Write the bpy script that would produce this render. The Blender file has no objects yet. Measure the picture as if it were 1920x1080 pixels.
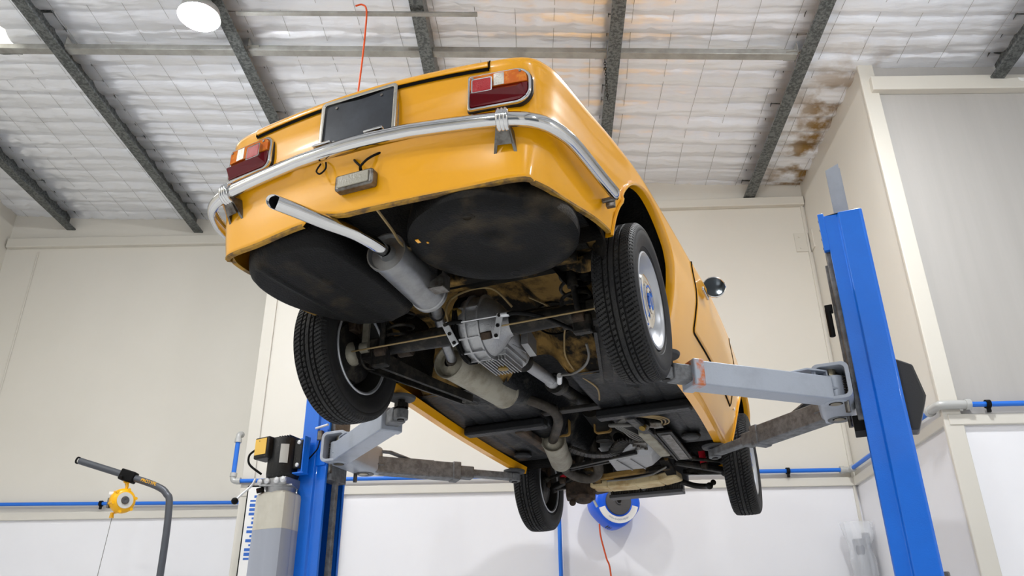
import bpy, bmesh, math, random
from mathutils import Vector, Matrix, noise
random.seed(7)
PI = math.pi
H = 0.85                                   # camera height above the floor
SC = bpy.context.scene
COL = SC.collection

# ------------------------------------------------------------------ camera
def make_camera():
    f, pitch, roll, yaw = 1543.68, .4519, -.0093, -.0391
    cy, sy, cp, sp = math.cos(yaw), math.sin(yaw), math.cos(pitch), math.sin(pitch)
    fw = Vector((sy*cp, cy*cp, sp)); r = Vector((cy, -sy, 0)); u = r.cross(fw)
    cr, sr = math.cos(roll), math.sin(roll)
    r2 = cr*r + sr*u; u2 = -sr*r + cr*u
    cam = bpy.data.cameras.new('camera'); o = bpy.data.objects.new('camera', cam); COL.objects.link(o)
    cam.sensor_width = 36; cam.lens = f/1920*36; cam.clip_start = .02; cam.clip_end = 200
    m = Matrix((( r2.x, u2.x, -fw.x, 0), (r2.y, u2.y, -fw.y, 0), (r2.z, u2.z, -fw.z, H), (0, 0, 0, 1)))
    o.matrix_world = m
    SC.camera = o
make_camera()
# ------------------------------------------------------------------ world and exposure
w = bpy.data.worlds.new('world'); SC.world = w; w.use_nodes = True
w.node_tree.nodes['Background'].inputs[0].default_value = (.93, .97, 1.0, 1)
w.node_tree.nodes['Background'].inputs[1].default_value = .3
SC.view_settings.view_transform = 'Standard'; SC.view_settings.look = 'None'
SC.view_settings.gamma = 1; SC.view_settings.use_curve_mapping = False
SC.view_settings.exposure = 0.25
LAMP_POWER = 460.0                          # emission of the high-bay lenses
LAMPS = [(-2.43, 4.42, 5.26), (-5.1, .2, 5.40), (1.9, 3.6, 4.95), (-2.55, -2.4, 5.26), (2.0, -2.4, 5.0), (6.6, -1.5, 4.76)]  # left, rear and far right lamps are unseen, added to brighten walls and tail

# ------------------------------------------------------------------ materials
def srgb(h):
    if isinstance(h, str):
        c = [int(h[i:i+2], 16)/255 for i in (0, 2, 4)]
    else: c = h
    return tuple((x/12.92 if x <= .04045 else ((x+.055)/1.055)**2.4) for x in c)
def mat(name, col, rough=.5, metal=0., col2=None, nscale=6., mix=(.45, .6), bump=0., bscale=60., coat=0., rough2=None,
        emit=None, trans=0., alpha=1., ior=1.45, detail=6, stretch=(1, 1, 1)):
    m = bpy.data.materials.new(name); m.use_nodes = True
    nt = m.node_tree; b = nt.nodes['Principled BSDF']
    c = srgb(col); b.inputs['Base Color'].default_value = (*c, 1)
    b.inputs['Roughness'].default_value = rough; b.inputs['Metallic'].default_value = metal
    b.inputs['IOR'].default_value = ior
    if coat: b.inputs['Coat Weight'].default_value = coat; b.inputs['Coat Roughness'].default_value = .06
    if trans: b.inputs['Transmission Weight'].default_value = trans
    if alpha < 1: b.inputs['Alpha'].default_value = alpha
    if emit: b.inputs['Emission Color'].default_value = (*emit[0], 1); b.inputs['Emission Strength'].default_value = emit[1]
    if name in ('underseal', 'tank_black', 'dusty_underseal', 'engine_bay_dark', 'matt_black', 'gap_black', 'floor_pan_black', 'black_steel'): b.inputs['Specular IOR Level'].default_value = .18
    if name == 'tyre_rubber': b.inputs['Specular IOR Level'].default_value = .35
    tc = nt.nodes.new('ShaderNodeTexCoord')
    mp = nt.nodes.new('ShaderNodeMapping'); mp.inputs['Scale'].default_value = stretch
    nt.links.new(tc.outputs['Object'], mp.inputs[0])
    if col2 is not None:
        n = nt.nodes.new('ShaderNodeTexNoise'); n.inputs['Scale'].default_value = nscale; n.inputs['Detail'].default_value = detail
        n.inputs['Roughness'].default_value = .65
        r = nt.nodes.new('ShaderNodeValToRGB'); r.color_ramp.elements[0].position = mix[0]; r.color_ramp.elements[1].position = mix[1]
        mx = nt.nodes.new('ShaderNodeMixRGB'); mx.inputs[1].default_value = (*c, 1); mx.inputs[2].default_value = (*srgb(col2), 1)
        nt.links.new(mp.outputs[0], n.inputs['Vector']); nt.links.new(n.outputs['Fac'], r.inputs[0])
        nt.links.new(r.outputs[0], mx.inputs[0]); nt.links.new(mx.outputs[0], b.inputs['Base Color'])
        if rough2 is not None:
            mr = nt.nodes.new('ShaderNodeMapRange'); mr.inputs[3].default_value = rough; mr.inputs[4].default_value = rough2
            nt.links.new(r.outputs[0], mr.inputs[0]); nt.links.new(mr.outputs[0], b.inputs['Roughness'])
    if bump:
        n = nt.nodes.new('ShaderNodeTexNoise'); n.inputs['Scale'].default_value = bscale; n.inputs['Detail'].default_value = 4
        bp = nt.nodes.new('ShaderNodeBump'); bp.inputs['Strength'].default_value = bump; bp.inputs['Distance'].default_value = .01
        nt.links.new(mp.outputs[0], n.inputs['Vector']); nt.links.new(n.outputs['Fac'], bp.inputs['Height']); nt.links.new(bp.outputs[0], b.inputs['Normal'])
    return m
M = {}
M['paint'] = mat('yellow_paint', 'F4AC06', .28, 0, coat=.75, col2='F0A80A', nscale=1.5, mix=(.4, .7))
M['paint_dirty'] = mat('dirty_yellow_paint', 'C98F1E', .6, 0, col2='17130d', nscale=9, mix=(.42, .56), bump=.3, bscale=80)
M['edge'] = mat('chipped_edge', 'A37A22', .7, 0, col2='5b4628', nscale=14, mix=(.45, .6))
M['under'] = mat('underseal', '0b0b0b', .55, 0, col2='231f19', nscale=5, mix=(.5, .72), bump=.5, bscale=120)
M['under_ochre'] = mat('dusty_underseal', '8a6d3c', .8, 0, col2='14120f', nscale=4, mix=(.42, .55), bump=.3, bscale=60)
M['pan'] = mat('floor_pan_black', '1b1c1e', .36, 0, col2='6b675d', nscale=4.5, mix=(.56, .8), bump=.35, bscale=50)
M['tank'] = mat('tank_black', '0c0c0c', .55, 0, col2='4a4030', nscale=3.4, mix=(.52, .78), bump=.35, bscale=150)
M['blacksteel'] = mat('black_steel', '1f1e1d', .42, .1, col2='4a453c', nscale=14, mix=(.5, .75), bump=.2, bscale=90)
M['rustysteel'] = mat('rusty_steel', '4a3b2e', .75, .2, col2='1d1813', nscale=16, mix=(.4, .65), bump=.3, bscale=90)
M['bay'] = mat('engine_bay_dark', '0d0d0d', .7, 0, col2='221d15', nscale=6, mix=(.5, .7))
M['chrome'] = mat('chrome', 'cfcfcf', .09, 1., bump=.02, bscale=6)
M['chrome_worn'] = mat('worn_chrome', 'bdb9b0', .22, 1., col2='8b7c62', nscale=30, mix=(.58, .75), rough2=.5)
M['bracket'] = mat('bracket_steel', '7c7a76', .4, .9, col2='4a4036', nscale=30, mix=(.4, .7))
M['muffler'] = mat('aluminised_steel', '9a9b9c', .38, .85, col2='858687', nscale=20, mix=(.4, .7), bump=.05, bscale=40)
M['muffler_old'] = mat('stained_muffler', '9c988a', .55, .5, col2='6a6252', nscale=9, mix=(.45, .75), bump=.15, bscale=60)
M['pipe_old'] = mat('brown_exhaust_pipe', '4d4740', .6, .5, col2='2a2622', nscale=12, mix=(.4, .7), bump=.2, bscale=70)
M['alu'] = mat('cast_aluminium', 'a3a4a6', .42, .75, col2='7a7976', nscale=8, mix=(.5, .8), bump=.2, bscale=120)
M['zinc'] = mat('zinc_plate', 'd8dadd', .35, .25)
M['rubber'] = mat('tyre_rubber', '1d1d1e', .62, 0, col2='2b2a28', nscale=10, mix=(.45, .75), bump=.1, bscale=200)
M['rim'] = mat('silver_wheel_paint', 'b4b6ba', .35, .55)
M['rim_in'] = mat('grimy_rim', '2b2926', .6, .3, col2='57503f', nscale=12, mix=(.55, .8))
M['cap'] = mat('hub_cap_chrome', 'e4e4e2', .1, 1.)
M['capblue'] = mat('blue_mark', '2c62b8', .4)
M['black'] = mat('matt_black', '0a0a0a', .6)
M['gap'] = mat('gap_black', '050505', .9)
M['plate'] = mat('blank_plate', '20242b', .3, .1, col2='32373f', nscale=8, mix=(.4, .7), bump=.04, bscale=25)
M['amber'] = mat('amber_lens', 'CC6406', .12, 0, col2='F0A030', nscale=30, mix=(.5, .75))
M['red'] = mat('red_lens', '5e020c', .1, 0)
M['redref'] = mat('red_reflector', 'A8121c', .2, 0, bump=.2, bscale=300)
M['clearlens'] = mat('silvered_clear_lens', 'd9d4c6', .12, .6, bump=.3, bscale=200)
M['mirror_glass'] = mat('dark_mirror', '4c5052', .06, 1.)
M['glassy'] = mat('dusty_clear_lens', '8f8a78', .25, 0, coat=.6, bump=.1, bscale=200)
M['glass'] = mat('car_glass', '20262a', .03, 0, trans=.85)
M['seal'] = mat('rubber_seal', '121212', .5)
M['redshock'] = mat('red_shock', 'B01224', .4, 0)
M['brass'] = mat('brass', '8a7238', .4, .8)
M['cable'] = mat('grey_cable', '6e6c68', .5)
M['copper'] = mat('brake_pipe', '8e7a55', .45, .5)
M['blue'] = mat('lift_blue', '0E74E8', .32, 0, coat=.35, col2='0D6CDC', nscale=2, mix=(.4, .7), bump=.12, bscale=220)
M['lgrey'] = mat('lift_arm_grey', 'A3AAB6', .38, .15, col2='8f959f', nscale=4, mix=(.5, .8), bump=.08, bscale=120)
M['lgrey_dark'] = mat('lift_arm_dusty_grey', '77797c', .55, .15, col2='5c5d5f', nscale=30, mix=(.4, .6), bump=.1, bscale=200)
M['lgrey_rust'] = mat('lift_arm_rusty_end', 'A3AAB6', .4, .1, col2='C06A38', nscale=14, mix=(.48, .62))
M['steelpin'] = mat('greased_steel_pin', 'a79f8c', .3, .8, col2='75694c', nscale=20, mix=(.4, .7))
M['padrubber'] = mat('pad_rubber', '3c3d3f', .6, 0, bump=.1, bscale=90)
M['cover'] = mat('black_cover', '2d2d2e', .38, 0, bump=.08, bscale=250)
M['motor'] = mat('motor_black', '191919', .45, .2, col2='555453', nscale=60, mix=(.62, .72), bump=.15, bscale=90)
M['reservoir'] = mat('milky_reservoir', 'CFCBBE', .5, 0, col2='b9b3a2', nscale=3, mix=(.5, .8))
M['oil'] = mat('reservoir_oil', 'A3A8B4', .45, 0)
M['white'] = mat('white_plastic', 'e6e6e4', .5)
M['sticker_y'] = mat('yellow_sticker', 'F0C25A', .5)
M['sticker_w'] = mat('white_sticker', 'C9C9C4', .5)
M['ink'] = mat('dark_ink', '30302e', .6)
M['greyink'] = mat('grey_ink', '8d98ab', .6)
M['orange'] = mat('orange_cord', 'D9521A', .5)
M['bluepipe'] = mat('blue_air_pipe', '1F6FD6', .35)
M['fitting'] = mat('grey_fitting', 'b9bab8', .4, .2)
M['reelblue'] = mat('reel_blue', '0B5CE0', .35)
M['reelgrey'] = mat('reel_grey', '4a4a4c', .5, 0, bump=.1, bscale=120)
M['standgrey'] = mat('stand_dark_grey', '505359', .4, .3)
M['baly'] = mat('balancer_yellow', 'F3B40C', .35)
M['galv'] = mat('galvanised_steel', '747878', .42, .6, col2='4f5353', nscale=45, mix=(.42, .58), detail=2)
M['galv_dark'] = mat('bridging_steel', 'a9a9a5', .45, .5, col2='8d8c86', nscale=6, mix=(.4, .7))
M['panel'] = mat('cream_panel', 'DDD9D0', .5, 0, col2='D6D2C8', nscale=.7, mix=(.3, .8), bump=.02, bscale=4)
M['panel_grey'] = mat('grey_panel', 'B3B0AC', .5, 0, col2='A9A6A2', nscale=1.2, mix=(.3, .8), stretch=(6, 1, .25))
M['panel_low'] = mat('white_lower_panel', 'ECECEF', .45, 0, col2='E6E6EA', nscale=.8, mix=(.3, .8))
M['trim'] = mat('off_white_trim', 'D3CFC5', .45, 0)
M['door_grey'] = mat('added_roller_door', '6c7278', .4, .3)
M['floor'] = mat('grey_epoxy_floor', 'E4E4E3', .35, 0, col2='D8D8D6', nscale=1.2, mix=(.4, .7))
M['wiremesh'] = mat('mesh_wire', '8d8a84', .5, .4)
M['plastic_bag'] = mat('clear_bag', 'e9ecf0', .12, 0, trans=.0, alpha=.35, bump=.6, bscale=30)
M['tubegrey'] = mat('grey_tube', '9a9da3', .4, .3)
M['screen'] = mat('wall_screen', 'dfe7f2', .3, 0, col2='4b86d8', nscale=14, mix=(.45, .55), stretch=(1, 1, 1.6), emit=None)

# ------------------------------------------------------------------ mesh helpers
def frame(d):
    d = Vector(d).normalized()
    a = Vector((0, 0, 1)) if abs(d.z) < .9 else Vector((1, 0, 0))
    x = d.cross(a).normalized(); y = d.cross(x).normalized()
    return x, y, d
class MB:
    def __init__(s): s.v = []; s.f = []; s.m = []; s.mi = 0
    def add(s, vs, fs):
        b = len(s.v); s.v += [tuple(v) for v in vs]
        for f in fs: s.f.append([b+i for i in f]); s.m.append(s.mi)
        return s
    def box(s, c, size, rot=None):
        c = Vector(c); hx, hy, hz = [q/2 for q in size]
        vs = [Vector((x*hx, y*hy, z*hz)) for x in (-1, 1) for y in (-1, 1) for z in (-1, 1)]
        if rot is not None: vs = [rot @ v for v in vs]
        return s.add([c+v for v in vs], [(0, 1, 3, 2), (4, 6, 7, 5), (0, 4, 5, 1), (2, 3, 7, 6), (0, 2, 6, 4), (1, 5, 7, 3)])
    def beam(s, p0, p1, w, h, up=(0, 0, 1)):
        p0 = Vector(p0); p1 = Vector(p1); d = (p1-p0); L = d.length; d.normalize()
        if d.cross(Vector(up)).length < 1e-4: up = (0, 1, 0)
        x = d.cross(Vector(up)).normalized(); z = x.cross(d)
        R = Matrix((x, d, z)).transposed()
        return s.box((p0+p1)/2, (w, L, h), R)
    def cyl(s, p0, p1, r0, r1=None, n=24, caps=True):
        r1 = r0 if r1 is None else r1
        p0 = Vector(p0); p1 = Vector(p1); x, y, d = frame(p1-p0)
        vs = []
        for p, r in ((p0, r0), (p1, r1)):
            for i in range(n):
                a = 2*PI*i/n; vs.append(p + r*(math.cos(a)*x + math.sin(a)*y))
        fs = [(i, (i+1) % n, n+(i+1) % n, n+i) for i in range(n)]
        if caps: fs += [tuple(range(n))[::-1], tuple(range(n, 2*n))]
        return s.add(vs, fs)
    def lathe(s, prof, o, axis, n=48, closed=False, cap=False):
        """prof: list of (along, radius)"""
        o = Vector(o); x, y, d = frame(axis); vs = []; m = len(prof)
        for a_, r in prof:
            for i in range(n):
                a = 2*PI*i/n; vs.append(o + d*a_ + r*(math.cos(a)*x + math.sin(a)*y))
        fs = []
        for j in range(m if closed else m-1):
            k = (j+1) % m
            fs += [(j*n+i, j*n+(i+1) % n, k*n+(i+1) % n, k*n+i) for i in range(n)]
        if cap: fs += [tuple(range(n))[::-1], tuple(range((m-1)*n, m*n))]
        return s.add(vs, fs)
    def tube(s, pts, r, n=10, caps=True, closed=False):
        pts = [Vector(p) for p in pts]; m = len(pts); rs = r if isinstance(r, (list, tuple)) else [r]*m
        def tan(i):
            if closed: return (pts[(i+1) % m]-pts[i-1]).normalized()
            return (pts[min(i+1, m-1)]-pts[max(i-1, 0)]).normalized()
        x, y, d = frame(tan(0)); vs = []
        for i in range(m):
            t = tan(i); x = (x - t*x.dot(t)).normalized(); y = t.cross(x)
            for k in range(n):
                a = 2*PI*k/n; vs.append(pts[i] + rs[i]*(math.cos(a)*x + math.sin(a)*y))
        fs = []
        for j in range(m if closed else m-1):
            q = (j+1) % m
            fs += [(j*n+k, j*n+(k+1) % n, q*n+(k+1) % n, q*n+k) for k in range(n)]
        if caps and not closed: fs += [tuple(range(n))[::-1], tuple(range((m-1)*n, m*n))]
        return s.add(vs, fs)
    def sphere(s, c, r, n=16, sc=(1, 1, 1)):
        vs = []; fs = []; m = n//2; c = Vector(c)
        for j in range(m+1):
            th = PI*j/m
            for i in range(n):
                a = 2*PI*i/n; vs.append(c + Vector((r*sc[0]*math.sin(th)*math.cos(a), r*sc[1]*math.sin(th)*math.sin(a), r*sc[2]*math.cos(th))))
        for j in range(m): fs += [(j*n+i, (j+1)*n+i, (j+1)*n+(i+1) % n, j*n+(i+1) % n) for i in range(n)]
        return s.add(vs, fs)
    def prism(s, poly, o, ax, ay, az, h):
        """poly in plane (ax,ay) at o, extruded h along az"""
        o = Vector(o); ax = Vector(ax); ay = Vector(ay); az = Vector(az); n = len(poly)
        vs = [o+ax*p[0]+ay*p[1] for p in poly] + [o+ax*p[0]+ay*p[1]+az*h for p in poly]
        return s.add(vs, [(i, (i+1) % n, n+(i+1) % n, n+i) for i in range(n)] + [tuple(range(n))[::-1], tuple(range(n, 2*n))])
    def ring(s, poly, poly2, o, ax, ay, az, h):
        """frame between outer poly and inner poly2 (same count), extruded h"""
        o = Vector(o); ax = Vector(ax); ay = Vector(ay); az = Vector(az); n = len(poly)
        P = lambda p, k: o+ax*p[0]+ay*p[1]+az*k
        vs = [P(p, 0) for p in poly]+[P(p, h) for p in poly]+[P(p, h) for p in poly2]+[P(p, 0) for p in poly2]
        fs = []
        for j in range(4):
            q = (j+1) % 4
            fs += [(j*n+i, j*n+(i+1) % n, q*n+(i+1) % n, q*n+i) for i in range(n)]
        return s.add(vs, fs)
    def grid(s, fn, nu, nv, closed_u=False):
        vs = [fn(i/(nu if closed_u else nu-1), j/(nv-1)) for i in range(nu) for j in range(nv)]
        fs = []
        for i in range(nu if closed_u else nu-1):
            for j in range(nv-1):
                k = (i+1) % nu
                fs.append((i*nv+j, k*nv+j, k*nv+j+1, i*nv+j+1))
        return s.add(vs, fs)
    def build(s, name, m, parent=None, smooth=35, bevel=0, bseg=2, solid=0, recalc=True, subd=0, off=1):
        me = bpy.data.meshes.new(name); me.from_pydata(s.v, [], s.f)
        ms = m if isinstance(m, (list, tuple)) else [m]
        for q in ms: me.materials.append(M[q] if isinstance(q, str) else q)
        if len(ms) > 1:
            for p, k in zip(me.polygons, s.m): p.material_index = k
        if recalc:
            bm = bmesh.new(); bm.from_mesh(me); bmesh.ops.recalc_face_normals(bm, faces=bm.faces); bm.to_mesh(me); bm.free()
        if smooth:
            me.shade_smooth(); me.set_sharp_from_angle(angle=math.radians(smooth))
        o = bpy.data.objects.new(name, me); COL.objects.link(o); o.parent = parent
        if solid: q = o.modifiers.new('solid', 'SOLIDIFY'); q.thickness = solid; q.offset = off
        if bevel:
            q = o.modifiers.new('bevel', 'BEVEL'); q.width = bevel; q.segments = bseg; q.limit_method = 'ANGLE'; q.angle_limit = math.radians(40)
        if subd: q = o.modifiers.new('sub', 'SUBSURF'); q.levels = subd; q.render_levels = subd
        return o
def cr(pts, k=8, closed=False):
    """Catmull-Rom through pts"""
    pts = [Vector(p) for p in pts]; out = []; n = len(pts)
    for i in range(n if closed else n-1):
        g = lambda j: pts[j % n] if closed else pts[max(0, min(n-1, j))]
        p0, p1, p2, p3 = g(i-1), g(i), g(i+1), g(i+2)
        for t in [q/k for q in range(k)]:
            out.append(.5*((2*p1) + (p2-p0)*t + (2*p0-5*p1+4*p2-p3)*t*t + (3*p1-p0-3*p2+p3)*t**3))
    if not closed: out.append(pts[-1])
    return out
def lerp(a, b, t): return a+(b-a)*t
def interp(x, tab):
    if x <= tab[0][0]: return tab[0][1]
    for (a, va), (b, vb) in zip(tab, tab[1:]):
        if x <= b: return lerp(va, vb, (x-a)/(b-a))
    return tab[-1][1]
def sstep(a, b, x):
    t = max(0, min(1, (x-a)/(b-a))); return t*t*(3-2*t)
def tag(o, label, cat, group=None, kind=None):
    o['label'] = label; o['category'] = cat
    if group: o['group'] = group
    if kind: o['kind'] = kind
    return o
def struct(o): o['kind'] = 'structure'; return o
def empty(name, loc=(0, 0, 0), rz=0):
    o = bpy.data.objects.new(name, None); COL.objects.link(o); o.location = loc; o.rotation_euler = (0, 0, rz); o.empty_display_size = .1
    return o
def rrect(x0, z0, x1, z1, r, k=5):
    rs = r if isinstance(r, (list, tuple)) else [r]*4      # bl, br, tr, tl
    cs = [(x0+rs[0], z0+rs[0], PI, rs[0]), (x1-rs[1], z0+rs[1], 1.5*PI, rs[1]), (x1-rs[2], z1-rs[2], 0, rs[2]), (x0+rs[3], z1-rs[3], .5*PI, rs[3])]
    out = []
    for cx, cz, a0, rr in cs:
        for i in range(k+1):
            a = a0+.5*PI*i/k; out.append((cx+rr*math.cos(a), cz+rr*math.sin(a)))
    return out
def text_mesh(name, body, size, m, parent, loc, rot, ext=.001, align='CENTER', spacing=1.):
    cu = bpy.data.curves.new(name, 'FONT'); cu.body = body; cu.size = size; cu.extrude = ext; cu.align_x = align; cu.align_y = 'CENTER'; cu.space_character = spacing
    t = bpy.data.objects.new(name, cu); COL.objects.link(t)
    dg = bpy.context.evaluated_depsgraph_get(); me = bpy.data.meshes.new_from_object(t.evaluated_get(dg))
    bpy.data.objects.remove(t); me.materials.clear(); me.materials.append(M[m])
    o = bpy.data.objects.new(name, me); COL.objects.link(o); o.parent = parent; o.location = loc; o.rotation_euler = rot
    return o

# ================================================================== ROOM
XR, YB, YL, XL, YJ = 2.585, 7.0, 7.9, -6.0, 5.25
Y0 = -6.0
XC = -2.615                                 # left end of the near back wall
PIPE_Z = H+1.61; PANEL_Z = H+1.50
def purlin_z(x): return H+4.41-.057*x      # underside of the purlins
def foil_z(x): return purlin_z(x)+.2
def wall(name, x0, y0, x1, y1, z1a, z1b, m1='panel', m2='panel_low', th=.08, z0=0):
    """wall slab from (x0,y0) to (x1,y1), thickness th to the left of its direction; lower part in the white lining"""
    a = Vector((x0, y0, 0)); b = Vector((x1, y1, 0)); d = (b-a).normalized(); n = Vector((-d.y, d.x, 0))*th
    q = MB()
    def slab(zl, za, zb):
        P = [a, b, b+n, a+n]; zt = [za, zb, zb, za]
        vs = [p+Vector((0, 0, zl)) for p in P]+[p+Vector((0, 0, z)) for p, z in zip(P, zt)]
        q.add(vs, [(0, 1, 5, 4), (1, 2, 6, 5), (2, 3, 7, 6), (3, 0, 4, 7), (4, 5, 6, 7), (0, 3, 2, 1)])
    slab(PANEL_Z, z1a, z1b); q.mi = 1; slab(z0, PANEL_Z, PANEL_Z)
    return struct(q.build(name, [m1, m2], None, smooth=0))
# each wall carries the ceiling slope at its own ends
def wz(x): return foil_z(x)+.06
wall('wall_back', XC, YB, XR, YB, wz(XC), wz(XR))
wall('wall_back_left', XL, YL, XC+.08, YL, wz(XL), wz(XC))
wall('wall_corner', XC+.08, YL, XC+.08, YB+.08, wz(XC), wz(XC), th=.08)
wall('wall_right', XR, YB+.08, XR, YJ, wz(XR), wz(XR))
wall('wall_right_front', XR+.001, YJ+.0, 8.0, YJ, wz(XR), wz(8), 'panel_grey')
wall('wall_right_far', 8.0, YJ+.08, 8.0, Y0, wz(8), wz(8))
wall('wall_rear', 8.08, Y0, XL-.08, Y0, wz(8), wz(XL))
wall('wall_left', XL, Y0, XL, YL+.08, wz(XL), wz(XL))
q = MB(); q.box((1, 1.0, -.05), (14.4, 14.2, .1)); struct(q.build('floor', 'floor', smooth=0))

def foil():
    # quilted foil blanket: pillows hang between the support wires
    m = bpy.data.materials.new('foil_insulation'); m.use_nodes = True; nt = m.node_tree; b = nt.nodes['Principled BSDF']
    b.inputs['Metallic'].default_value = .42; b.inputs['Roughness'].default_value = .32
    tc = nt.nodes.new('ShaderNodeTexCoord')
    # crumpled bump
    mp = nt.nodes.new('ShaderNodeMapping'); mp.inputs['Scale'].default_value = (1.2, 5, 1); nt.links.new(tc.outputs['Object'], mp.inputs[0])
    n = nt.nodes.new('ShaderNodeTexNoise'); n.inputs['Scale'].default_value = 4; n.inputs['Detail'].default_value = 5
    nt.links.new(mp.outputs[0], n.inputs['Vector'])
    bp = nt.nodes.new('ShaderNodeBump'); bp.inputs['Strength'].default_value = .35; bp.inputs['Distance'].default_value = .03
    nt.links.new(n.outputs['Fac'], bp.inputs['Height']); nt.links.new(bp.outputs[0], b.inputs['Normal'])
    # water stain near the right-hand corner
    sx = nt.nodes.new('ShaderNodeSeparateXYZ'); nt.links.new(tc.outputs['Object'], sx.inputs[0])
    mr = nt.nodes.new('ShaderNodeMapRange'); mr.inputs[1].default_value = 2.0; mr.inputs[2].default_value = 2.45
    nt.links.new(sx.outputs[0], mr.inputs[0])
    mr2 = nt.nodes.new('ShaderNodeMapRange'); mr2.inputs[1].default_value = 3.3; mr2.inputs[2].default_value = 2.75
    nt.links.new(sx.outputs[0], mr2.inputs[0])
    mr3 = nt.nodes.new('ShaderNodeMapRange'); mr3.inputs[1].default_value = 4.9; mr3.inputs[2].default_value = 5.7
    nt.links.new(sx.outputs[1], mr3.inputs[0])
    n2 = nt.nodes.new('ShaderNodeTexNoise'); n2.inputs['Scale'].default_value = 4.5; n2.inputs['Detail'].default_value = 7; nt.links.new(tc.outputs['Object'], n2.inputs['Vector'])
    r = nt.nodes.new('ShaderNodeValToRGB'); r.color_ramp.elements[0].position = .44; r.color_ramp.elements[1].position = .58
    nt.links.new(n2.outputs['Fac'], r.inputs[0])
    def mul(a, c):
        k = nt.nodes.new('ShaderNodeMath'); k.operation = 'MULTIPLY'; nt.links.new(a, k.inputs[0]); nt.links.new(c, k.inputs[1]); return k.outputs[0]
    f = mul(mul(mul(mr.outputs[0], mr2.outputs[0]), mr3.outputs[0]), r.outputs[0])
    mx = nt.nodes.new('ShaderNodeMixRGB'); mx.inputs[1].default_value = (*srgb('EFF2F8'), 1); mx.inputs[2].default_value = (*srgb('8d6f3c'), 1)
    nt.links.new(f, mx.inputs[0]); nt.links.new(mx.outputs[0], b.inputs['Base Color'])
    q = MB()
    x0, x1, y0, y1 = XL, 8.0, 1.0, YL+.05
    nx, ny = 330, 600
    def fz(x, y):
        row = .205; wob = .03*noise.noise(Vector((x*1.3, y*.8, 2)))
        ph = (y+wob)/row; t = ph-math.floor(ph); seed = math.floor(ph)
        pil = (math.sin(PI*t))**.55
        amp = .034+.026*noise.noise(Vector((x*.9, seed*3.1, 0)))
        tx = (x/.30) % 1; wx = 1-.35*math.exp(-((min(tx, 1-tx))/.07)**2)
        z = -amp*pil*wx
        z += .012*noise.noise(Vector((x*2.2, y*13, 5))) + .007*noise.noise(Vector((x*7, y*24, 9)))
        return foil_z(x)+z
    q.grid(lambda u, v: (lerp(x0, x1, u), lerp(y0, y1, v), fz(lerp(x0, x1, u), lerp(y0, y1, v))), nx, ny)
    q.add([(x0, Y0, foil_z(x0)), (x1, Y0, foil_z(x1)), (x1, y0, foil_z(x1)-.01), (x0, y0, foil_z(x0)-.01)], [(0, 1, 2, 3)])
    # opening of the roof light
    keep = [i for i, fc in enumerate(q.f) if not (lambda c: SKX0 < c[0] < SKX1 and c[1] < SKY and len(fc) == 4 and i < (nx-1)*(ny-1))(q.v[fc[0]])]
    q.f = [q.f[i] for i in keep]; q.m = [q.m[i] for i in keep]
    struct(q.build('ceiling', m, smooth=60, recalc=False))
SKX0, SKX1, SKY = -5.25, -4.33, 5.18
foil()
# roof light: translucent sheet above the opening, daylight coming through it
q = MB()
q.grid(lambda u, v: (lerp(SKX0-.1, SKX1+.1, u), lerp(.9, SKY+.1, v), foil_z(lerp(SKX0, SKX1, u))+.06+.012*math.sin(v*40)), 12, 160)
m = bpy.data.materials.new('roof_light_sheet'); m.use_nodes = True
b = m.node_tree.nodes['Principled BSDF']; b.inputs['Base Color'].default_value = (.9, .88, .8, 1)
b.inputs['Emission Color'].default_value = (1, .97, .88, 1); b.inputs['Emission Strength'].default_value = 2.2
struct(q.build('window_1', m, smooth=60))
# roof deck above everything keeps the blanket dark behind
q = MB(); q.add([(XL-.1, Y0-.1, foil_z(XL)+.16), (8.1, Y0-.1, foil_z(8)+.16), (8.1, 8.1, foil_z(8)+.16), (XL-.1, 8.1, foil_z(XL)+.16)], [(0, 1, 2, 3)])
struct(q.build('trim_9', 'galv', smooth=0))
# wire netting under the blanket
q = MB()
for i in range(int((8-XL)/.30)):
    x = XL+.15+.30*i
    q.tube([(x+.01*math.sin(y*3+i), y, foil_z(x)-.036) for y in [1.0+.3*k for k in range(23)]+[YL]], .0014, 4)
q.build('wire_netting', 'wiremesh', bpy.data.objects['ceiling'], smooth=0)

# purlins
def purlin(x, y0, y1, label):
    zb = purlin_z(x); h = .2; fl = .10; t = .004
    q = MB()
    prof = [(-fl/2, .018), (-fl/2, 0), (fl/2, 0), (fl/2, h), (-fl/2, h), (-fl/2, h-.018)]
    prof2 = [(-fl/2+t, .018), (-fl/2+t, t), (fl/2-t, t), (fl/2-t, h-t), (-fl/2+t, h-t), (-fl/2+t, h-.018)]
    pl = prof+prof2[::-1]
    sl = -.057
    if x < -1.2: pl = [(-a, b) for a, b in pl]
    pl = [(x+a, zb+b+a*sl) for a, b in pl]
    q.prism(pl, (0, y0, 0), (1, 0, 0), (0, 0, 1), (0, 1, 0), y1-y0)
    o = q.build('roof_purlin', 'galv', None, smooth=20)
    if y1 > 5.3:
        sg = 1 if x < -1.2 else -1
        q = MB(); q.box((x+sg*(fl/2+.045), 5.0, zb+.06), (.09, .11, .006)); q.box((x+sg*(fl/2+.004), 5.0, zb+.09), (.006, .11, .10)); q.build('cleat', 'galv_dark', o, smooth=0)
    return tag(o, label, 'roof beam', 'roof purlins')
PX = [-5.31, -3.83, -2.33, -.85, .61, 2.06, 3.57]
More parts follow.
